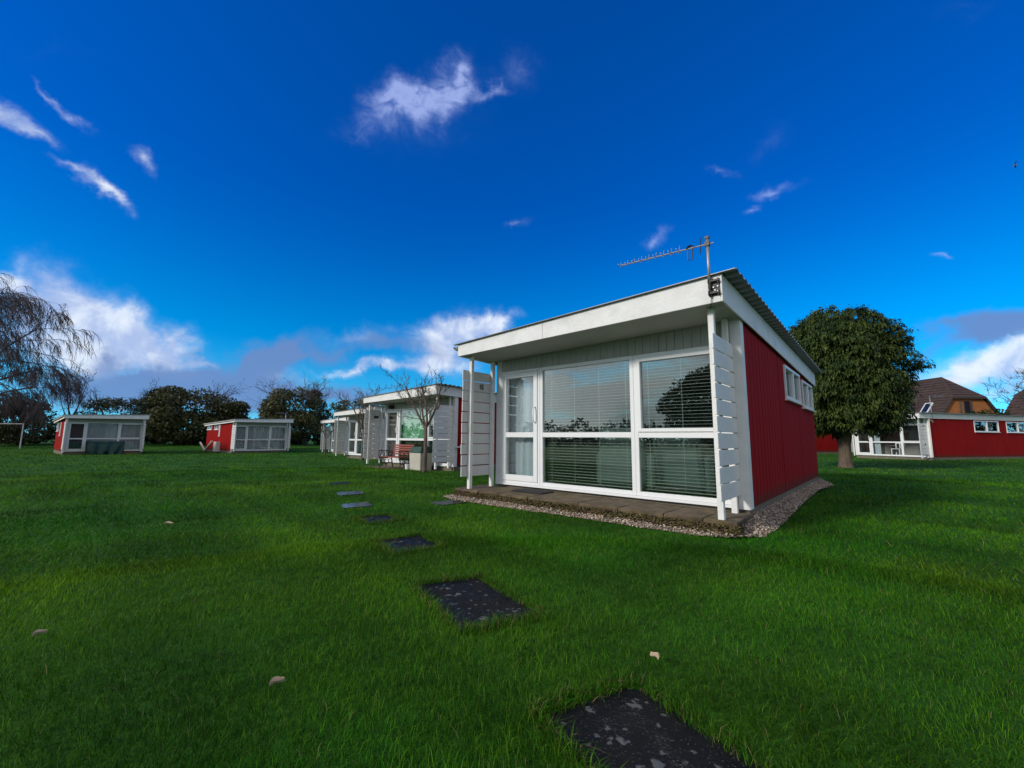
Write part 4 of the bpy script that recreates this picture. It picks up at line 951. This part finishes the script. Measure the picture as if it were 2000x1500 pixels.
hedge([(-24, 80), (-8, 86), (10, 88)], 2.5, 1.7, 'low far hedge glimpsed at the end of the chalet row', 62, 2500, .22)
# the field edge to the left, mirrored in the panes of the near chalet
hedge([(62, -12), (64, 12), (66, 30)], 2.6, 4.2, 'hedge added out of view on the right, blocks bright sky in the side windows of the right-hand chalet', 64, 5000, .26)  # added outside the view so the side panes mirror less bright sky
hedge([(-66, 42), (-58, 18), (-52, -6), (-44, -30)], 2.6, 3.6, 'tall hedge along the left side of the lawn, mirrored in the chalet panes', 63, 9000, .26)
ivy_tree((-13.4, -4.9, 0), 6.4, 5.6, 'round evergreen left of the camera, mirrored in the right-hand pane', 57, 9000, .9, 0, None, .13)

# the big cushion-shaped evergreen on the right
def conifer(loc, label):
    r = tree_root('evergreen_tree', loc, label)
    tk = MB(); pts, rd = [], []
    for i, (z, q) in enumerate([(-.15, .33), (.0, .28), (.15, .245), (.5, .215), (.9, .21), (1.2, .27), (1.6, .34), (2.4, .28), (4.0, .15)]): pts.append((.05 * math.sin(z * 2), 0, z)); rd.append(q)
    tk.tube(pts, rd, 16); o = tk.obj('trunk', 'bark_conifer', r, smooth=True)
    rng = random.Random(7)
    for k in range(9):
        a = k * .7; MB().tube([(0, 0, 1.25 + .08 * k), (math.cos(a) * .7, math.sin(a) * .7, 1.9 + .1 * k), (math.cos(a) * 1.5, math.sin(a) * 1.5, 2.4 + .15 * k)], [.11, .08, .04], 6).obj('limb', 'bark_conifer', r, smooth=True)
    rg = np.random.default_rng(17)
    prof_z = np.array([1.40, 1.6, 2.0, 2.8, 3.6, 4.4, 5.1, 5.7, 6.15, 6.45]); prof_r = np.array([1.0, 1.72, 2.0, 2.14, 2.18, 2.14, 1.98, 1.62, 1.05, .3])
    n = 3000
    z = rg.uniform(1.45, 6.4, n); a = rg.uniform(0, 2 * np.pi, n)
    keep = rg.random(n) < np.interp(z, prof_z, prof_r) / 2.5 + .15; z, a = z[keep], a[keep]
    top = rg.uniform(0, 1, 260) ** .5; zt = 6.35 - 1.5 * top ** 2; z = np.concatenate([z, zt]); a = np.concatenate([a, rg.uniform(0, 6.283, 260)])
    lump = 1 + .05 * np.sin(a * 3 + 1.0 + z * .8) + .06 * np.sin(a * 5 + z * 1.7) + .06 * np.sin(a * 9 - z * 3.1) + .05 * np.sin(z * 6 + a * 3) + .055 * np.sin(a * 17 + z * 9)
    # the crown leans towards its left shoulder, as clipped trees do
    rr = np.interp(z, prof_z, prof_r) * lump * rg.uniform(.80, 1.07, len(z))
    C = np.stack([rr * np.cos(a), rr * np.sin(a), z + .14 * np.sin(a * 4 + 1) + .12 * np.sin(rr * 5 + a * 7) * (z > 5)], -1)
    inner = len(z)
    m_ = 26; N = inner * m_
    ci = np.repeat(np.arange(inner), m_); base = C[ci] + rg.normal(0, .075, (N, 3))
    out = np.stack([np.cos(a[ci]), np.sin(a[ci]), np.zeros(N)], -1) + rg.normal(0, .55, (N, 3)); out[:, 2] *= .5
    tz = np.clip((z[ci] - 4.8) / 1.5, 0, 1); out[:, 2] += tz * .5
    out /= np.linalg.norm(out, axis=1)[:, None]
    ln = rg.uniform(.055, .15, (N, 1)); side = np.cross(out, np.array([0, 0, 1.0])); side /= np.linalg.norm(side, axis=1)[:, None] + 1e-6
    side = side + rg.normal(0, .35, (N, 3)); w = ln * rg.uniform(.14, .26, (N, 1))
    dn = np.array([0, 0, -1.0]); p0 = base - out * ln * .4; p1 = base + out * ln * .35 + dn * ln * .12; p2 = base + out * ln * .62 + dn * ln * .95
    V = np.stack([p0 - side * w * .5, p0 + side * w * .5, p1 - side * w, p1 + side * w, p2], 1).reshape(-1, 3); b_ = (np.arange(N) * 5)[:, None]
    F = np.concatenate([b_ + np.array([[0, 1, 3]]), b_ + np.array([[0, 3, 2]]), b_ + np.array([[2, 3, 4]])])
    t = np.clip(np.repeat(rg.normal(.45, .28, inner), m_) + rg.normal(0, .16, N), 0, 1)[:, None]
    col = np.array([.015, .034, .008]) * (1 - t) + np.array([.080, .112, .020]) * t
    link_mesh('crown', np_mesh('crown', V, F, np.repeat(col, 5, 0)), 'needle', r)
    # inner mass of darker leaves keeps the crown from being see-through
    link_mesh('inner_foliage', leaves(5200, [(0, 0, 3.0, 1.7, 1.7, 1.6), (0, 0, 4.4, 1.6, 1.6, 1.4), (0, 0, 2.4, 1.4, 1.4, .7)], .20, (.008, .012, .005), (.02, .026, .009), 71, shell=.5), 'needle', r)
    return r
ct = conifer((13.62, 17.6, g1z(13.62, 17.6)), 'large clipped evergreen tree with dense drooping foliage and thick trunk'); ct.rotation_euler[2] = .6
ivy_tree((30.5, 44.5, -.1), 9.0, 3.4, 'dark shrubbery in shade behind the evergreen trunk', 58, 3600, .1, 0, None, .2)
ivy_tree((47.5, 42.5, 0), 6.5, 4.55, 'green bushes showing over the roof of the right-hand chalet', 59, 3200, .2, 0, None, .16, (.02, .035, .01), (.06, .075, .02))

# ------------------------------------------------------------------ brick houses behind
def house(loc, rz, label, hip_front, ridge_len, wid, zr, zh, ze, skylights, gwin, seed):
    """ridge along +y from the half-hipped gable at y=0; zr ridge, zh foot of the half hip, ze eaves"""
    r = empty('brick_house', loc, rz); tag(r, label, 'house', 'brick houses beyond the chalets')
    hw = wid / 2; xh = hw * (zr - zh) / (zr - ze)
    MB().hexa([(-hw + .3, .25, -.2), (hw - .3, .25, -.2), (hw - .3, ridge_len, -.2), (-hw + .3, ridge_len, -.2), (-hw + .3, .25, ze), (hw - .3, .25, ze), (hw - .3, ridge_len, ze), (-hw + .3, ridge_len, ze)]).obj('wall', 'brick_wall', r)
    g = MB(); g.v = [(-hw + .3, .25, ze), (hw - .3, .25, ze), (xh - .1, .25, zh - .05), (-xh + .1, .25, zh - .05), (-hw + .3, .6, ze), (hw - .3, .6, ze), (xh - .1, .6, zh - .05), (-xh + .1, .6, zh - .05)]
    g.f = [(0, 1, 2, 3), (5, 4, 7, 6), (3, 2, 6, 7), (0, 3, 7, 4), (1, 5, 6, 2)]; g.obj('gable', 'brick_wall', r)
    # roof planes laid as overlapping courses
    def courses(A, B, C, D_, n, out):     # A,B eave corners, D,C top corners
        m2 = MB(); A, B, C, D_ = map(Vector, (A, B, C, D_)); out = Vector(out)
        for i in range(n):
            t0, t1 = i / n, (i + 1) / n
            p0, p1 = A.lerp(D_, t0), B.lerp(C, t0); q0, q1 = A.lerp(D_, t1), B.lerp(C, t1)
            k = len(m2.v); m2.v += [tuple(p0), tuple(p1), tuple(p0 + out * .07), tuple(p1 + out * .07), tuple(q0 + out * .015), tuple(q1 + out * .015)]
            m2.f += [(k, k + 1, k + 3, k + 2), (k + 2, k + 3, k + 5, k + 4)]
        return m2
    sl = math.hypot(hw, zr - ze); ox, oz = (zr - ze) / sl, hw / sl
    for s in (-1, 1):
        # main slope, its front edge follows the verge up to the half hip
        m2 = courses((s * hw, 0, ze), (s * hw, ridge_len, ze), (s * xh, ridge_len, zh), (s * xh, 0, zh), 9, (s * ox, 0, oz)).obj('roof_slope', 'roof_tile', r)
        courses((s * xh, 0, zh), (s * xh, ridge_len, zh), (0, ridge_len - hip_front, zr), (0, hip_front, zr), 8, (s * ox, 0, oz)).obj('roof_slope', 'roof_tile', r)
        MB().tube([(s * xh, 0, zh), (0, hip_front, zr)], .10, 6).obj('hip_tiles', 'roof_tile', r)
        MB().tube([(s * xh, ridge_len, zh), (0, ridge_len - hip_front, zr)], .10, 6).obj('hip_tiles', 'roof_tile', r)
        MB().tube([(s * hw, .02, ze), (s * xh, .02, zh)], .09, 4).obj('bargeboard', 'bark_dark', r)
    hl = math.hypot(hip_front, zr - zh)
    courses((-xh, 0, zh), (xh, 0, zh), (0, hip_front, zr), (0, hip_front, zr), 8, (0, -(zr - zh) / hl, hip_front / hl)).obj('hip_slope', 'roof_tile', r)
    courses((xh, ridge_len, zh), (-xh, ridge_len, zh), (0, ridge_len - hip_front, zr), (0, ridge_len - hip_front, zr), 8, (0, (zr - zh) / hl, hip_front / hl)).obj('hip_slope', 'roof_tile', r)
    MB().box(-xh, xh, -.06, .0, zh - .14, zh + .02).obj('gutter', 'bark_dark', r)
    MB().tube([(0, hip_front, zr + .02), (0, ridge_len - hip_front, zr + .02)], .11, 6).obj('ridge_tiles', 'roof_tile', r)
    for (s, y, t0) in skylights:
        o = V3((s * ox, 0, oz)); sd_ = V3((s * -hw, 0, zr - ze)).normalized(); c = V3((s * hw, y, ze)) + sd_ * t0; yv = V3((0, 1, 0))
        def rect(mb, h0, h1, w0, w1, z0, z1):
            P = [c + sd_ * a + yv * b + o * z for z in (z0, z1) for (a, b) in ((h0, w0), (h0, w1), (h1, w1), (h1, w0))]; mb.hexa(P)
        f = MB(); rect(f, -.7, -.62, -.45, .45, .05, .16); rect(f, .62, .7, -.45, .45, .05, .16); rect(f, -.62, .62, -.45, -.37, .05, .16); rect(f, -.62, .62, .37, .45, .05, .16)
        fo = f.obj('skylight', 'upvc', r); p = MB(); rect(p, -.62, .62, -.37, .37, .08, .11); p.obj('pane', 'glass_dark', fo)
    if gwin:
        f = MB(); x, z, w, h = gwin; f.box(x - w - .05, x - w, .14, .25, z - h, z + h).box(x + w, x + w + .05, .14, .25, z - h, z + h).box(x - w, x + w, .14, .25, z + h, z + h + .06).box(x - w, x + w, .14, .25, z - h - .06, z - h)
        fo = f.obj('window', 'bark_dark', r); MB().box(x - w, x + w, .2, .23, z - h, z + h).obj('pane', 'glass_dark', fo)
        MB().box(x - w - .5, x - w - .3, .2, .26, z - h, z + h).obj('shutter', 'bark_conifer', r); MB().box(x + w + .2, x + w + .3, .2, .26, z - h, z + h).obj('shutter', 'bark_conifer', r)
    return r
mt, t, b = new_mat('glass_dark'); b.inputs['Base Color'].default_value = (.012, .016, .03, 1); b.inputs['Roughness'].default_value = .08
house((49.7, 46.0, 0), R_(0), 'brick house with half-hipped brown tiled roof above the right-hand chalet', 2.7, 12.0, 7.6, 8.3, 5.8, 3.0, ((-1, 2.2, 2.1),), (-.15, 4.75, .30, .62), 1)
house((54.6, 34.5, 0), R_(0), 'second brown tiled roof with a skylight at the right photo edge', 2.7, 10.0, 7.6, 8.3, 5.8, 3.0, ((-1, 7.4, 2.6),), None, 2)

# ------------------------------------------------------------------ a gull in the sky
gl = MB()
gl.tube([(-.28, 0, 0), (-.18, 0, .02), (0, 0, .03), (.2, 0, .02), (.33, 0, .03)], [.01, .06, .085, .05, .012], 8)
for s in (-1, 1):
    gl.grid(5, 5, lambda u, v: (.02 + (v - .5) * .22 * (1 - .75 * u) - .14 * u, s * (.05 + .68 * u), .05 + .16 * math.sin(u * 2.2) - .10 * u * u + .015 * (1 - abs(2 * v - 1))))
o = gl.obj('gull', 'gull', loc=(76.4, 60.0, 42.8)); o.rotation_euler = (.5, .1, 2.4); tag(o, 'tiny gull flying in the blue sky near the right photo edge', 'bird')
